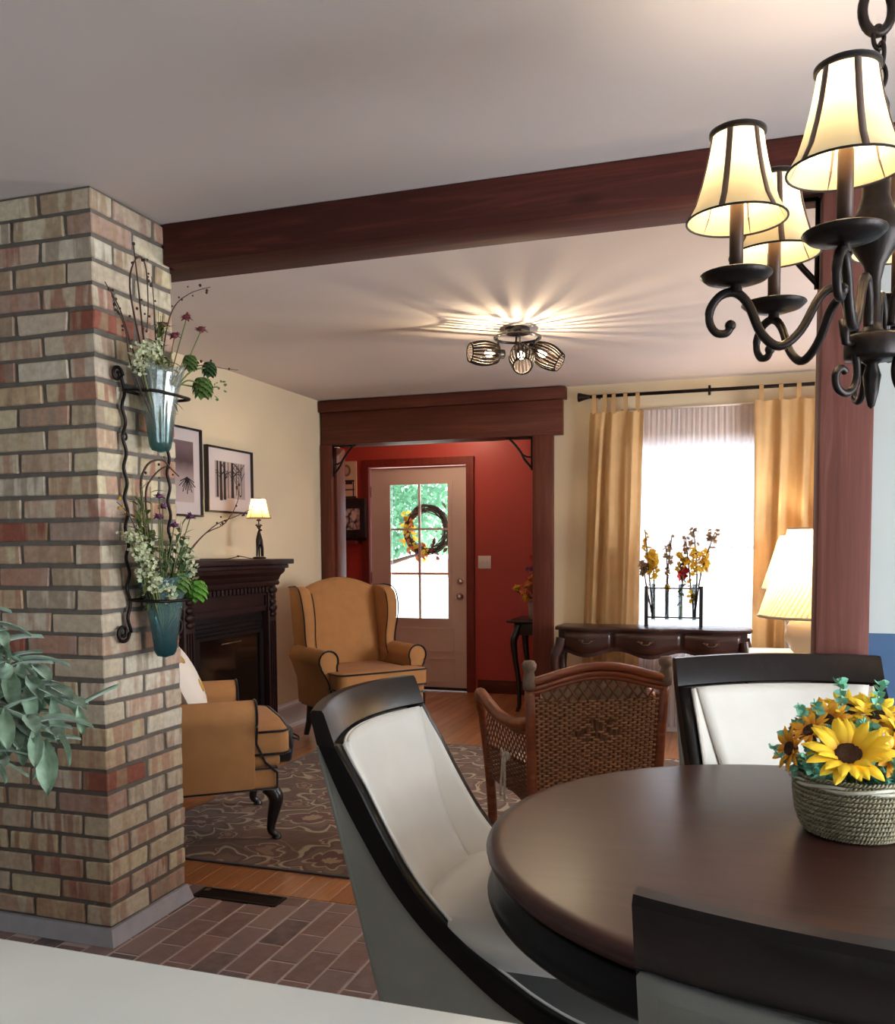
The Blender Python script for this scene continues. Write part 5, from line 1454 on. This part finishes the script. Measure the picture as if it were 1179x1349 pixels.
MB().lathe([(0.0, 2.452), (0.03, 2.455), (0.06, 2.468), (0.065, 2.481), (0, 2.481)], 24).build('ceiling_canopy', m_iron, ch)
AP = spline([(0.040, 0, 1.712), (0.048, 0, 1.765), (0.068, 0, 1.79), (0.095, 0, 1.775), (0.128, 0, 1.715), (0.165, 0, 1.688), (0.198, 0, 1.712), (0.222, 0, 1.765), (0.245, 0, 1.787), (0.272, 0, 1.783), (0.290, 0, 1.76), (0.292, 0, 1.735), (0.280, 0, 1.716), (0.262, 0, 1.714), (0.253, 0, 1.726)], 5)
bell = [(0.0445, 2.075), (0.048, 2.05), (0.0545, 2.015), (0.063, 1.98), (0.074, 1.945), (0.089, 1.918)]
RA = 0.245
for k in range(6):
    ang = R(-167 + 60 * k); ca, sa = math.cos(ang), math.sin(ang)
    def rot(p): return Vector((p[0] * ca - p[1] * sa, p[0] * sa + p[1] * ca, p[2]))
    c0 = rot((RA, 0, 0))
    arm = MB().tube([rot(p) for p in AP], lambda q: 0.0085 if q < 0.75 else 0.0075, 8).build('arm', m_iron, ch)
    MB().ball(tuple(rot((0.254, 0, 1.728))), 0.0105, 10).build('arm_ball', m_iron, arm)
    MB().lathe([(0.012, 1.787), (0.010, 1.80), (0.03, 1.802), (0.055, 1.810), (0.065, 1.819), (0.064, 1.821), (0.052, 1.813), (0.02, 1.808), (0, 1.808)], 28, c=(c0.x, c0.y, 0)).build('drip_pan', m_iron, ch)
    MB().lathe([(0.0125, 1.808), (0.0125, 1.945), (0.010, 1.955), (0.0, 1.956)], 16, c=(c0.x, c0.y, 0)).build('candle_sleeve', mat('candle_sleeve_bronze', rgb(70, 50, 40), 0.5, 0.4) if k == 0 else bpy.data.materials['candle_sleeve_bronze'], ch)
    MB().ball((c0.x, c0.y, 1.985), 0.016, 10, (1, 1, 1.7)).build('bulb', m_bulb, ch)
    lamp_point((c0.x, c0.y, 2.03), 1.7, (1.0, 0.85, 0.64), 0.016, parent=ch)
    shd = MB().lathe(bell, 36, c=(c0.x, c0.y, 0), capb=False, capt=False).build('shade', m_bell, ch)
    for (rr, zz, th) in ((0.0455, 2.073, 0.006), (0.0893, 1.918, 0.0022)):
        MB().tube([(c0.x + rr * math.cos(a * PI / 18), c0.y + rr * math.sin(a * PI / 18), zz) for a in range(36)], th, 6, closed=True).build('shade_trim', m_pipe, shd)
    for q in range(6):
        a = q * PI / 3 + 0.25 + k * 0.5
        MB().tube([(c0.x + r * 1.012 * math.cos(a), c0.y + r * 1.012 * math.sin(a), z_) for r, z_ in bell], 0.0062, 6, flat=0.2, up=(math.cos(a), math.sin(a), 0)).build('shade_rib', m_rib, shd)
    MB().tube([(c0.x - 0.044, c0.y, 2.07), (c0.x + 0.044, c0.y, 2.07)], 0.002, 5).build('shade_spider', m_iron, shd)
    # lower scroll and knob between the arms
    if k % 2: continue
    a2 = ang + R(30)
    def rot2(p): return Vector((p[0] * math.cos(a2), p[0] * math.sin(a2), p[1]))
    MB().tube([rot2(p) for p in [tuple(v)[:2] for v in spline([(0.043, 1.665, 0), (0.038, 1.635, 0), (0.046, 1.605, 0), (0.066, 1.594, 0), (0.086, 1.603, 0), (0.091, 1.625, 0), (0.078, 1.638, 0), (0.066, 1.632, 0)], 5)]], 0.007, 8).build('scroll', m_iron, ch)
    MB().tube([rot2((0.05, 1.682)), rot2((0.068, 1.685)), rot2((0.07, 1.70)), rot2((0.072, 1.725))], lambda q: 0.006 + 0.004 * q, 8).build('knuckle', m_iron, ch)

# ================================================================== WALL PLANTER ON THE BRICK COLUMN
def scroll(y, z, s, r0=0.03, turns=1.35, up=1, x=-1.985):
    pts = []
    for q in range(26):
        t = q / 25; a = turns * 2 * PI * t; r = r0 * (1 - 0.72 * t)
        pts.append((x, y + s * (r0 - r * math.cos(a)), z - up * r * math.sin(a)))
    return pts
pr_ = thing('wall_planter_rack', 'black wrought iron rack with wavy rods and scrolls hung on the brick column', 'plant rack', (-1.985, 2.67, 1.0))
def loc_(p): return (p[0] + 1.985, p[1] - 2.67, p[2] - 1.0)
for s, y in ((-1, 2.552), (1, 2.79)):
    pts = [(-1.985, y + 0.008 * math.sin(z * 62), z) for z in [1.04 + 0.86 * q / 70 for q in range(71)]]
    MB().tube([loc_(p) for p in pts], 0.006, 7).build('wavy_rod', m_iron, pr_)
    MB().tube([loc_(p) for p in scroll(y, 1.042, s, 0.034)], 0.006, 7).build('scroll', m_iron, pr_)
    MB().tube([loc_(p) for p in scroll(y, 1.90, s, 0.028, 1.2, -1)], 0.006, 7).build('scroll', m_iron, pr_)
    MB().tube([loc_((-1.985 + 0.0, y + 0.012 * math.cos(a * PI / 6), 1.70 + 0.012 * math.sin(a * PI / 6))) for a in range(12)], 0.004, 6, closed=True).build('small_ring', m_iron, pr_)
for z in (1.852, 1.15):
    hoop = [(-1.985, 2.552, z), (-1.93, 2.552, z - 0.002), (-1.875, 2.575, z - 0.004), (-1.862, 2.62, z - 0.005), (-1.862, 2.72, z - 0.005), (-1.875, 2.767, z - 0.004), (-1.93, 2.79, z - 0.002), (-1.985, 2.79, z)]
    MB().tube([loc_(p) for p in spline(hoop, 4)], 0.0055, 7).build('holder_hoop', m_iron, pr_)
    MB().tube([loc_((-1.985, 2.552, z)), loc_((-1.985, 2.79, z))], 0.005, 6).build('back_bar', m_iron, pr_)
def vase_mat(name, top, bot):
    q = NT(name); tc = q.n.new('ShaderNodeTexCoord'); sp = q.n.new('ShaderNodeSeparateXYZ'); q.link(tc.outputs['Object'], sp.inputs[0])
    r = q.ramp([(0.02, bot), (0.16, top)]); q.link(q.math('ADD', sp.outputs[2], q.math('MULTIPLY', q.noise(tc.outputs['Object'], 30, 2), 0.03)), r.inputs[0])
    tp = q.node('ShaderNodeBsdfTransparent'); q.link(r.outputs[0], tp.inputs['Color'])
    g = q.node('ShaderNodeBsdfGlossy'); g.inputs['Roughness'].default_value = 0.06
    df = q.node('ShaderNodeBsdfDiffuse'); q.link(r.outputs[0], df.inputs['Color'])
    fr_ = q.node('ShaderNodeLayerWeight'); fr_.inputs['Blend'].default_value = 0.35
    mx = q.node('ShaderNodeMixShader'); q.link(q.math('ADD', q.math('MULTIPLY', fr_.outputs['Fresnel'], 0.16), 0.015), mx.inputs[0])
    m0 = q.node('ShaderNodeMixShader'); m0.inputs[0].default_value = 0.08; q.link(tp.outputs[0], m0.inputs[1]); q.link(df.outputs[0], m0.inputs[2])
    q.link(m0.outputs[0], mx.inputs[1]); q.link(g.outputs[0], mx.inputs[2]); q.link(mx.outputs[0], q.out.inputs['Surface'])
    return q.m
def wall_vase(loc, m, label):
    mb = MB()
    def F(i, j):
        a = 2 * PI * i
        t_ = j
        r = interp([(0, 0.0), (0.04, 0.028), (0.12, 0.038), (0.4, 0.05), (0.75, 0.072), (1, 0.098)], t_)
        wv = 1 + 0.10 * max(0, t_ - 0.4) / 0.6 * math.sin(4 * a + 0.6) + 0.035 * math.sin(9 * a)
        return Vector((r * wv * math.cos(a) * 0.78, r * wv * math.sin(a) * 1.12, interp([(0, 0), (0.04, 0.004), (0.12, 0.02), (1, 0.285)], t_) + 0.022 * max(0, t_ - 0.6) * math.sin(3 * a)))
    mb.grid(F, 48, 18, cu=True)
    o = mb.build('glass_vase', m, loc=loc, solid=0.004)
    return tag(o, label, 'vase', 'glass vases in the wall planter')
wall_vase((-1.918, 2.655, 1.655), vase_mat('clear_vase_glass', (0.82, 0.86, 0.84, 1), (0.25, 0.48, 0.46, 1)), 'clear glass pocket vase in the upper hoop of the iron rack')
wall_vase((-1.918, 2.655, 0.948), vase_mat('teal_vase_glass', (0.60, 0.78, 0.78, 1), (0.08, 0.34, 0.40, 1)), 'teal glass pocket vase in the lower hoop of the iron rack')

def twig(parent, pts, r, nb=0, mt=None):
    p = spline(pts, 6)
    st = MB().tube(p, lambda q: r * (1 - 0.6 * q), 5).build('twig', m_stem, parent)
    if nb:
        mb = MB()
        for k in range(nb):
            a = p[int(random.uniform(0.45, 1) * (len(p) - 1))] + rnd(0.018)
            mb.ball(tuple(a), random.uniform(0.003, 0.006), 6)
        mb.build('buds', mt or m_stem, st)['kind'] = 'stuff'
    return st
def ball_flower(parent, c, r, m, base, n=26, flat=0.7):
    c = Vector(c)
    st = MB().tube(spline([base, (Vector(base) + c) / 2 + rnd(0.015), c], 6), 0.0022, 5).build('flower_stem', m_stemg, parent)
    mb = MB()
    for k in range(n):
        d = rnd(1).normalized(); d.z = abs(d.z) * 0.8 - 0.2
        mb.leaf(c, d, (0, 0, 1), r, r * 0.45, 0.2)
    mb.ball(tuple(c + Vector((0, 0, r * 0.15))), r * 0.55, 8, (1, 1, 0.7))
    mb.build('flower_head', m, st)
def cluster(parent, c, spread, m, n, size, base):
    st = MB().tube(spline([base, (Vector(base) + Vector(c)) / 2 + rnd(0.01), c], 6), 0.003, 5).build('flower_stem', m_stemg, parent)
    mb = MB()
    for k in range(n):
        p = Vector(c) + Vector((random.gauss(0, spread[0]), random.gauss(0, spread[1]), random.gauss(0, spread[2])))
        blossom(mb, p, size * random.uniform(0.7, 1.2), 5, rnd(1) + Vector((0.5, -0.4, 0.4)))
    mb.build('flower_cluster', m, st)['kind'] = 'stuff'
def hop(parent, c, r, m, base):
    st = MB().tube(spline([base, (Vector(base) + Vector(c)) / 2 + Vector((0, 0, 0.03)), c], 6), 0.003, 5).build('flower_stem', m_stemg, parent)
    mb = MB(); c = Vector(c)
    for j in range(7):
        z = r * (0.9 - 0.3 * j)
        for k in range(7):
            a = k * 2 * PI / 7 + j * 0.4; rr = r * math.sqrt(max(0.05, 1 - ((j - 3) / 3.6) ** 2))
            mb.leaf(c + Vector((0.5 * rr * math.cos(a), 0.5 * rr * math.sin(a), z * 0.8)), (math.cos(a), math.sin(a), -0.7), (math.cos(a) * 0.5, math.sin(a) * 0.5, 1), r * 0.75, r * 0.62, 0.2)
    mb.build('hop_cone', m, st)
uf = thing('wall_flowers', 'dried twigs, cream blossoms and maroon daisies in the clear upper vase', 'flowers', (-1.92, 2.655, 1.70))
b0 = Vector((-1.92, 2.655, 1.70))
def L_(x, y, z): return Vector((x, y, z)) - b0
O0 = L_(-1.92, 2.65, 1.72)
twig(uf, [O0, L_(-1.93, 2.60, 2.0), L_(-1.935, 2.58, 2.2), L_(-1.94, 2.566, 2.335)], 0.0045, 8)
twig(uf, [O0, L_(-1.92, 2.57, 1.98), L_(-1.93, 2.53, 2.18), L_(-1.925, 2.56, 2.28), L_(-1.92, 2.60, 2.27), L_(-1.92, 2.61, 2.15), L_(-1.92, 2.60, 2.05)], 0.004, 8)
twig(uf, [O0, L_(-1.91, 2.52, 1.95), L_(-1.90, 2.44, 2.08), L_(-1.90, 2.37, 2.15)], 0.004, 10)
twig(uf, [O0, L_(-1.91, 2.50, 1.92), L_(-1.89, 2.45, 2.02), L_(-1.90, 2.40, 2.12)], 0.0035, 6)
twig(uf, [O0, L_(-1.93, 2.70, 2.0), L_(-1.93, 2.76, 2.16), L_(-1.92, 2.85, 2.24), L_(-1.91, 2.97, 2.295)], 0.003, 8)
twig(uf, [O0, L_(-1.90, 2.75, 1.93), L_(-1.88, 2.86, 1.985), L_(-1.87, 2.98, 1.995), L_(-1.86, 3.07, 2.005)], 0.0025, 5)
twig(uf, [O0, L_(-1.93, 2.66, 2.0), L_(-1.94, 2.67, 2.15), L_(-1.94, 2.66, 2.25)], 0.003, 5)
for k in range(9):
    y = random.uniform(2.60, 2.70); spray(uf, O0, L_(-1.93 + random.uniform(-.02, .03), y, random.uniform(2.0, 2.16)), (0, 0, 0), m_stemg, 0.0022, [], 8, m_stemg, 0.05)
for (y, z, x) in ((2.80, 2.14, -1.9), (2.86, 2.11, -1.88), (2.726, 2.06, -1.9), (2.688, 2.09, -1.92)):
    ball_flower(uf, L_(x, y, z), 0.026, m_mauve, O0, 16)
cluster(uf, L_(-1.90, 2.57, 1.965), (0.02, 0.028, 0.022), m_creamb, 110, 0.0085, O0)
cluster(uf, L_(-1.88, 2.51, 1.925), (0.015, 0.022, 0.018), m_creamb, 60, 0.008, O0)
cluster(uf, L_(-1.90, 2.60, 2.0), (0.015, 0.02, 0.015), m_creamb, 44, 0.008, O0)
cluster(uf, L_(-1.90, 2.99, 1.93), (0.015, 0.03, 0.02), m_leaf, 14, 0.008, L_(-1.90, 2.75, 1.9))
for (y, z, s) in ((2.785, 2.004, 0.05), (2.70, 2.0, 0.05), (2.66, 1.98, 0.045), (2.74, 1.96, 0.045)):
    spray(uf, O0, L_(-1.9, y, z), (0, 0, 0.02), m_stemg, 0.0025, [], 9, m_leafd, s)
hop(uf, L_(-1.88, 2.905, 1.985), 0.028, m_leafd, L_(-1.9, 2.7, 1.86)); hop(uf, L_(-1.87, 2.845, 1.91), 0.038, m_leaf, L_(-1.9, 2.7, 1.86)); hop(uf, L_(-1.89, 2.80, 1.99), 0.028, m_leaf, L_(-1.9, 2.7, 1.86))

lf = thing('wall_flowers', 'white stock, purple thistles and green hops in the teal lower vase', 'flowers', (-1.92, 2.655, 1.0))
b0 = Vector((-1.92, 2.655, 1.0))
O0 = L_(-1.92, 2.65, 1.02)
twig(lf, [O0, L_(-1.95, 2.62, 1.3), L_(-1.955, 2.60, 1.48), L_(-1.95, 2.59, 1.56), L_(-1.94, 2.62, 1.615), L_(-1.93, 2.68, 1.63), L_(-1.92, 2.72, 1.60), L_(-1.92, 2.76, 1.58)], 0.006, 4)
twig(lf, [O0, L_(-1.945, 2.63, 1.3), L_(-1.95, 2.61, 1.50), L_(-1.94, 2.64, 1.57), L_(-1.93, 2.70, 1.61), L_(-1.92, 2.74, 1.59)], 0.005, 2)
twig(lf, [O0, L_(-1.90, 2.72, 1.25), L_(-1.88, 2.84, 1.37), L_(-1.86, 2.96, 1.42), L_(-1.85, 3.04, 1.52), L_(-1.85, 3.0, 1.60)], 0.003, 8)
twig(lf, [O0, L_(-1.90, 2.76, 1.28), L_(-1.88, 2.9, 1.40), L_(-1.86, 3.05, 1.45), L_(-1.85, 3.14, 1.48)], 0.003, 8)
twig(lf, [O0, L_(-1.90, 2.52, 1.3), L_(-1.88, 2.44, 1.42), L_(-1.87, 2.36, 1.47)], 0.003, 6, m_yel)
for (y, z, x) in ((2.63, 1.50, -1.91), (2.61, 1.43, -1.90), (2.668, 1.402, -1.88), (2.765, 1.434, -1.88), (2.662, 1.467, -1.92)):
    ball_flower(lf, L_(x, y, z), 0.022, m_purp, O0, 30)
for k in range(12):
    cluster(lf, L_(-1.89 + random.uniform(-.01, .02), lerp(2.46, 2.56, k / 11) + random.uniform(-.012, .012), lerp(1.36, 1.20, k / 11)), (0.012, 0.014, 0.014), m_creamb, 26, 0.0085, O0)
for k in range(3): cluster(lf, L_(-1.87, 2.60 + 0.01 * k, 1.19 - 0.015 * k), (0.01, 0.012, 0.01), m_creamb, 22, 0.008, O0)
for k in range(5): cluster(lf, L_(-1.89, 2.74 + 0.006 * k, 1.33 - 0.025 * k), (0.014, 0.018, 0.014), m_creamb, 18, 0.010, O0)
for k in range(16):
    y = random.uniform(2.48, 2.60); spray(lf, O0, L_(-1.92 + random.uniform(-.02, .03), y, random.uniform(1.36, 1.54)), (0, -0.02, 0), m_stemg, 0.002, [], 9, m_stemg, 0.05)
for k in range(14):
    y = random.uniform(2.62, 2.78); spray(lf, O0, L_(-1.9 + random.uniform(-.02, .03), y, random.uniform(1.25, 1.42)), (0, 0, 0), m_stemg, 0.002, [], 8, m_leafd, 0.05)
hop(lf, L_(-1.86, 2.665, 1.215), 0.036, m_leaf, O0); hop(lf, L_(-1.86, 2.765, 1.182), 0.04, mat('bright_hop_green', rgb(92, 140, 48), 0.6, var=0.2), L_(-1.88, 2.68, 1.17))

# ================================================================== SUNFLOWER BASKET
BC = (0.203, 1.90, 0.76)
bk = thing('sunflower_basket', 'round seagrass basket of yellow sunflowers and eucalyptus on the dining table', 'flower basket', BC)
m_sea = mat('seagrass_rope', rgb(150, 140, 112), 0.75, var=0.3, scale=70, bump=0.4, bscale=150)
m_sea2 = mat('pale_rope', rgb(206, 200, 180), 0.75, var=0.15, scale=60)
nrow = 13
MB().lathe([(0.0, 0.004), (0.082, 0.004), (0.098, 0.03), (0.104, 0.07), (0.105, 0.118), (0.10, 0.118), (0.095, 0.03), (0.0, 0.012)], 32, capt=False).build('basket_liner', m_sea, bk)
for k in range(nrow):
    t_ = k / (nrow - 1); z = 0.006 + 0.112 * t_
    rb = interp([(0, 0.087), (0.12, 0.097), (0.35, 0.105), (0.7, 0.109), (1, 0.109)], t_)
    mb = MB(); n = 276
    for s in range(2):
        pts = []
        for q in range(n):
            a = 2 * PI * q / n; h_ = a * 46 + s * PI + k * 2.4
            pts.append(((rb + 0.0026 * math.cos(h_)) * math.cos(a), (rb + 0.0026 * math.cos(h_)) * math.sin(a), z + 0.0024 * math.sin(h_)))
        mb.tube(pts, 0.0027, 4, closed=True)
    mb.build('rope_coil', m_sea, bk)
mb = MB()
for s in range(2):
    mb.tube([((0.112 + 0.004 * math.cos(a * 4 + s * PI)) * math.cos(a), (0.112 + 0.004 * math.cos(a * 4 + s * PI)) * math.sin(a), 0.106 + 0.004 * math.sin(a * 4 + s * PI)) for a in [2 * PI * q / 120 for q in range(120)]], 0.0036, 6, closed=True)
mb.build('pale_rim_rope', m_sea2, bk)
def petal_mesh(L, W):
    mb = MB()
    def F(i, j):
        s = lerp(-1, 1, i); w2 = W / 2 * interp([(0, 0.35), (0.35, 0.95), (0.6, 1.0), (0.85, 0.6), (1.0, 0.06)], j)
        return Vector((j * L, s * w2, 0.18 * L * math.sin(PI * j * 0.9) * 0.6 - 0.05 * L * j * j + 0.10 * W * (1 - abs(s))))
    mb.grid(F, 4, 6)
    me = mb.mesh('petal'); return me
def petal_mat(name, tip, base):
    q = NT(name); tc = q.n.new('ShaderNodeTexCoord'); sp = q.n.new('ShaderNodeSeparateXYZ'); q.link(tc.outputs['Object'], sp.inputs[0])
    r = q.ramp([(0.0, base), (0.035, tip)]); q.link(q.math('ADD', sp.outputs[0], q.math('MULTIPLY', q.noise(tc.outputs['Object'], 90, 2), 0.012)), r.inputs[0])
    q.link(r.outputs[0], q.b.inputs['Base Color']); q.set(Roughness=0.6); q.b.inputs['Subsurface Weight'].default_value = 0.0
    return q.m
m_pet = petal_mat('sunflower_petal', rgb(250, 206, 40), rgb(226, 140, 24)); m_pet2 = petal_mat('orange_sunflower_petal', rgb(246, 176, 40), rgb(206, 104, 24))
m_seed = mat('sunflower_seed_head', rgb(70, 42, 22), 0.9, var=0.4, scale=200, bump=0.8, bscale=300)
PM = {}
def sunflower(c, nrm, r, n, m):
    key = (round(r, 3), m.name)
    if key not in PM:
        me = petal_mesh(r * 0.84, r * 0.32); me.materials.append(m); PM[key] = me
    nrm = Vector(nrm).normalized()
    hd = bpy.data.objects.new('sunflower', None)
    q = Vector((0, 0, 1)).rotation_difference(nrm)
    mb = MB(); mb.lathe([(0.0, -0.008), (r * 0.25, -0.006), (r * 0.33, 0.003), (r * 0.30, 0.010), (r * 0.18, 0.007), (0.0, 0.004)], 20)
    sd = mb.build('sunflower', m_seed, bk, loc=Vector(c) - Vector(BC)); sd.rotation_euler = q.to_euler()
    for ring, (cnt, tilt, sc_) in enumerate(((n, 14, 1.0), (n - 2, 34, 0.86))):
        for k in range(cnt):
            p = bpy.data.objects.new('petal', PM[key]); COL.objects.link(p); p.parent = sd
            a = 2 * PI * k / cnt + ring * 0.2 + random.uniform(-0.1, 0.1)
            p.rotation_euler = Euler((random.uniform(-0.25, 0.25), -R(tilt + random.uniform(-14, 10)), a), 'XYZ')
            p.location = (r * 0.24 * math.cos(a), r * 0.24 * math.sin(a), 0.002); p.scale = (sc_ * random.uniform(0.9, 1.08),) * 3
    MB().tube(spline([Vector((0, 0, 0.05)), (Vector(c) - Vector(BC)) * 0.6 + Vector((0, 0, 0.0)), Vector(c) - Vector(BC) - nrm * 0.008], 5), 0.003, 5).build('flower_stem', m_stemg, bk)
    return sd
sunflower((0.185, 1.825, 0.925), (-0.05, -0.62, 0.78), 0.08, 17, m_pet)
sunflower((0.088, 1.86, 0.925), (-0.8, -0.5, 0.25), 0.042, 11, m_pet2)
sunflower((0.125, 1.90, 0.952), (-0.5, -0.4, 0.75), 0.045, 11, m_pet2)
sunflower((0.155, 1.93, 0.968), (-0.2, -0.7, 0.6), 0.05, 11, m_pet2)
sunflower((0.195, 1.96, 0.985), (0.0, -0.5, 0.85), 0.052, 12, m_pet)
sunflower((0.245, 1.955, 0.98), (0.1, -0.6, 0.8), 0.055, 12, m_pet)
sunflower((0.285, 1.91, 0.955), (0.5, -0.5, 0.7), 0.055, 12, m_pet)
sunflower((0.262, 1.84, 0.925), (0.5, -0.8, 0.5), 0.048, 11, m_pet2)
sunflower((0.30, 1.97, 0.94), (0.7, 0.3, 0.6), 0.05, 11, m_pet)
sunflower((0.20, 2.01, 0.94), (0, 0.8, 0.6), 0.05, 11, m_pet)
sunflower((0.11, 1.97, 0.935), (-0.7, 0.5, 0.6), 0.045, 11, m_pet2)
def sprig(tip, n=9, size=0.016):
    base = Vector((0, 0, 0.08)); tip = Vector(tip) - Vector(BC)
    base = base + Vector((tip.x * 0.5, tip.y * 0.5, 0))
    pts = spline([base, (base + tip) / 2 + rnd(0.008), tip], 8)
    st = MB().tube(pts, 0.0016, 5).build('eucalyptus_sprig', m_leafb, bk)
    mb = MB()
    for k in range(n):
        p = pts[int((0.3 + 0.7 * k / n) * (len(pts) - 1))]
        for s in range(4):
            a = s * 1.57 + k * 1.3
            mb.leaf(p, (math.cos(a), math.sin(a), 0.5), rnd(1) + Vector((0, -0.8, 0.3)), size * 1.05, size * 0.9, 0.2, 0.2)
    mb.build('sprig_leaves', m_leafb, st)['kind'] = 'stuff'
for tip, n, sz in (((0.179, 1.955, 1.055), 13, 0.016), ((0.259, 1.97, 1.05), 12, 0.016), ((0.10, 1.93, 1.005), 10, 0.016), ((0.13, 1.93, 1.015), 10, 0.015), ((0.30, 1.90, 1.03), 12, 0.016), ((0.215, 1.86, 0.995), 8, 0.014), ((0.105, 1.80, 0.93), 8, 0.018), ((0.275, 1.80, 0.93), 8, 0.018), ((0.072, 1.895, 0.955), 7, 0.017), ((0.045, 1.85, 0.935), 6, 0.012), ((0.125, 1.825, 0.935), 7, 0.018), ((0.115, 1.83, 0.905), 6, 0.018), ((0.27, 1.86, 0.92), 7, 0.018), ((0.218, 1.96, 1.0), 7, 0.013), ((0.095, 1.93, 0.975), 7, 0.014), ((0.30, 1.93, 1.0), 9, 0.015), ((0.25, 1.82, 0.90), 6, 0.018), ((0.235, 1.90, 0.98), 8, 0.014), ((0.15, 1.87, 0.975), 8, 0.014), ((0.13, 1.99, 0.97), 7, 0.014), ((0.26, 2.0, 0.97), 7, 0.014)):
    sprig(tip, n, sz)
mb = MB()
for k in range(70):
    a = random.uniform(0, 2 * PI); r = 0.1 * math.sqrt(random.random())
    mb.leaf((r * math.cos(a), r * math.sin(a), random.uniform(0.10, 0.135)), (math.cos(a), math.sin(a), random.uniform(0.1, 0.8)), (0, 0, 1), 0.035, 0.02, 0.3)
mb.build('filler_leaves', m_leafd, bk)['kind'] = 'stuff'

# ================================================================== FOREGROUND PLANT ON THE COUNTER
fp = thing('counter_plant', 'soft grey-green leafy faux plant in a white pot on the kitchen counter', 'plant', (-0.75, 0.62, 0.911))
MB().lathe([(0.05, 0.0), (0.055, 0.005), (0.07, 0.12), (0.072, 0.125), (0.064, 0.125), (0.055, 0.02), (0, 0.02)], 28, capt=False).build('pot', m_cer, fp)
MB().lathe([(0.0, 0.105), (0.06, 0.108), (0.0, 0.11)], 20).build('soil', m_stem, fp)
def fleaf_mat():
    q = NT('grey_green_leaf')
    v = q.coords(); f_ = q.noise(v, 60, 3); r = q.ramp([(0.3, rgb(82, 104, 76)), (0.7, rgb(132, 154, 126))]); q.link(f_, r.inputs[0])
    q.link(r.outputs[0], q.b.inputs['Base Color']); q.set(Roughness=0.55); q.b.inputs['Sheen Weight'].default_value = 0.3
    return q.m
m_fleaf = fleaf_mat()
lm = []
for k in range(4):
    mb = MB()
    Lk, Wk, bd = 0.048, (0.017, 0.020, 0.015, 0.022)[k], (0.25, 0.45, 0.1, 0.6)[k]
    mb.grid(lambda i, j: Vector((j * Lk, lerp(-1, 1, i) * Wk / 2 * interp([(0, 0.12), (0.2, 0.6), (0.5, 1.0), (0.75, 0.85), (0.93, 0.4), (1, 0.05)], j), -bd * Lk * j * j + 0.25 * Wk * abs(lerp(-1, 1, i)))), 4, 8)
    me = mb.mesh('leaf'); me.materials.append(m_fleaf); lm.append(me)
rr = random.Random(11)
stems = [((0.10, 0.03, 0.335), 8), ((0.17, 0.05, 0.265), 9), ((0.15, 0.03, 0.235), 9), ((0.165, 0.02, 0.25), 8), ((0.12, 0.05, 0.30), 8), ((0.05, 0.02, 0.36), 8), ((0.125, 0.0, 0.225), 8), ((0.14, 0.05, 0.28), 8), ((0.12, 0.03, 0.25), 8), ((-0.02, 0.06, 0.36), 8), ((-0.09, 0.03, 0.32), 8), ((-0.13, 0.0, 0.25), 7), ((0.02, -0.09, 0.30), 7), ((0.0, 0.11, 0.30), 7)]
for tip, n in stems:
    tip = Vector(tip); base = Vector((tip.x * 0.2, tip.y * 0.2, 0.10))
    mid = Vector((tip.x * 0.55, tip.y * 0.55, max(tip.z, 0.2) * 0.95 + 0.02))
    pts = spline([base, mid, tip], 8)
    MB().tube(pts, 0.0022, 5).build('stem', m_fleaf, fp)
    for k in range(n):
        q = 0.3 + 0.7 * (k + 1) / n; i = min(len(pts) - 1, int(q * (len(pts) - 1))); p = pts[i]
        tg = (pts[min(i + 1, len(pts) - 1)] - pts[max(i - 1, 0)]).normalized()
        for s in (-1, 1):
            a = k * 1.57 + (0 if s < 0 else PI) + rr.uniform(-0.4, 0.4)
            o1 = tg.orthogonal().normalized(); o2 = tg.cross(o1)
            dr = (tg * 0.75 + (o1 * math.cos(a) + o2 * math.sin(a))).normalized()
            lfo = bpy.data.objects.new('leaf', rr.choice(lm)); COL.objects.link(lfo); lfo.parent = fp
            zq = Vector((0, 0, 1)); yv = zq.cross(dr)
            if yv.length < 1e-3: yv = Vector((0, 1, 0))
            yv.normalize(); zv = dr.cross(yv)
            Mx = Matrix((dr, yv, zv)).transposed().to_4x4(); Mx.translation = p
            sc_ = rr.uniform(0.55, 0.9)
            lfo.matrix_local = Mx @ Matrix.Scale(sc_, 4)
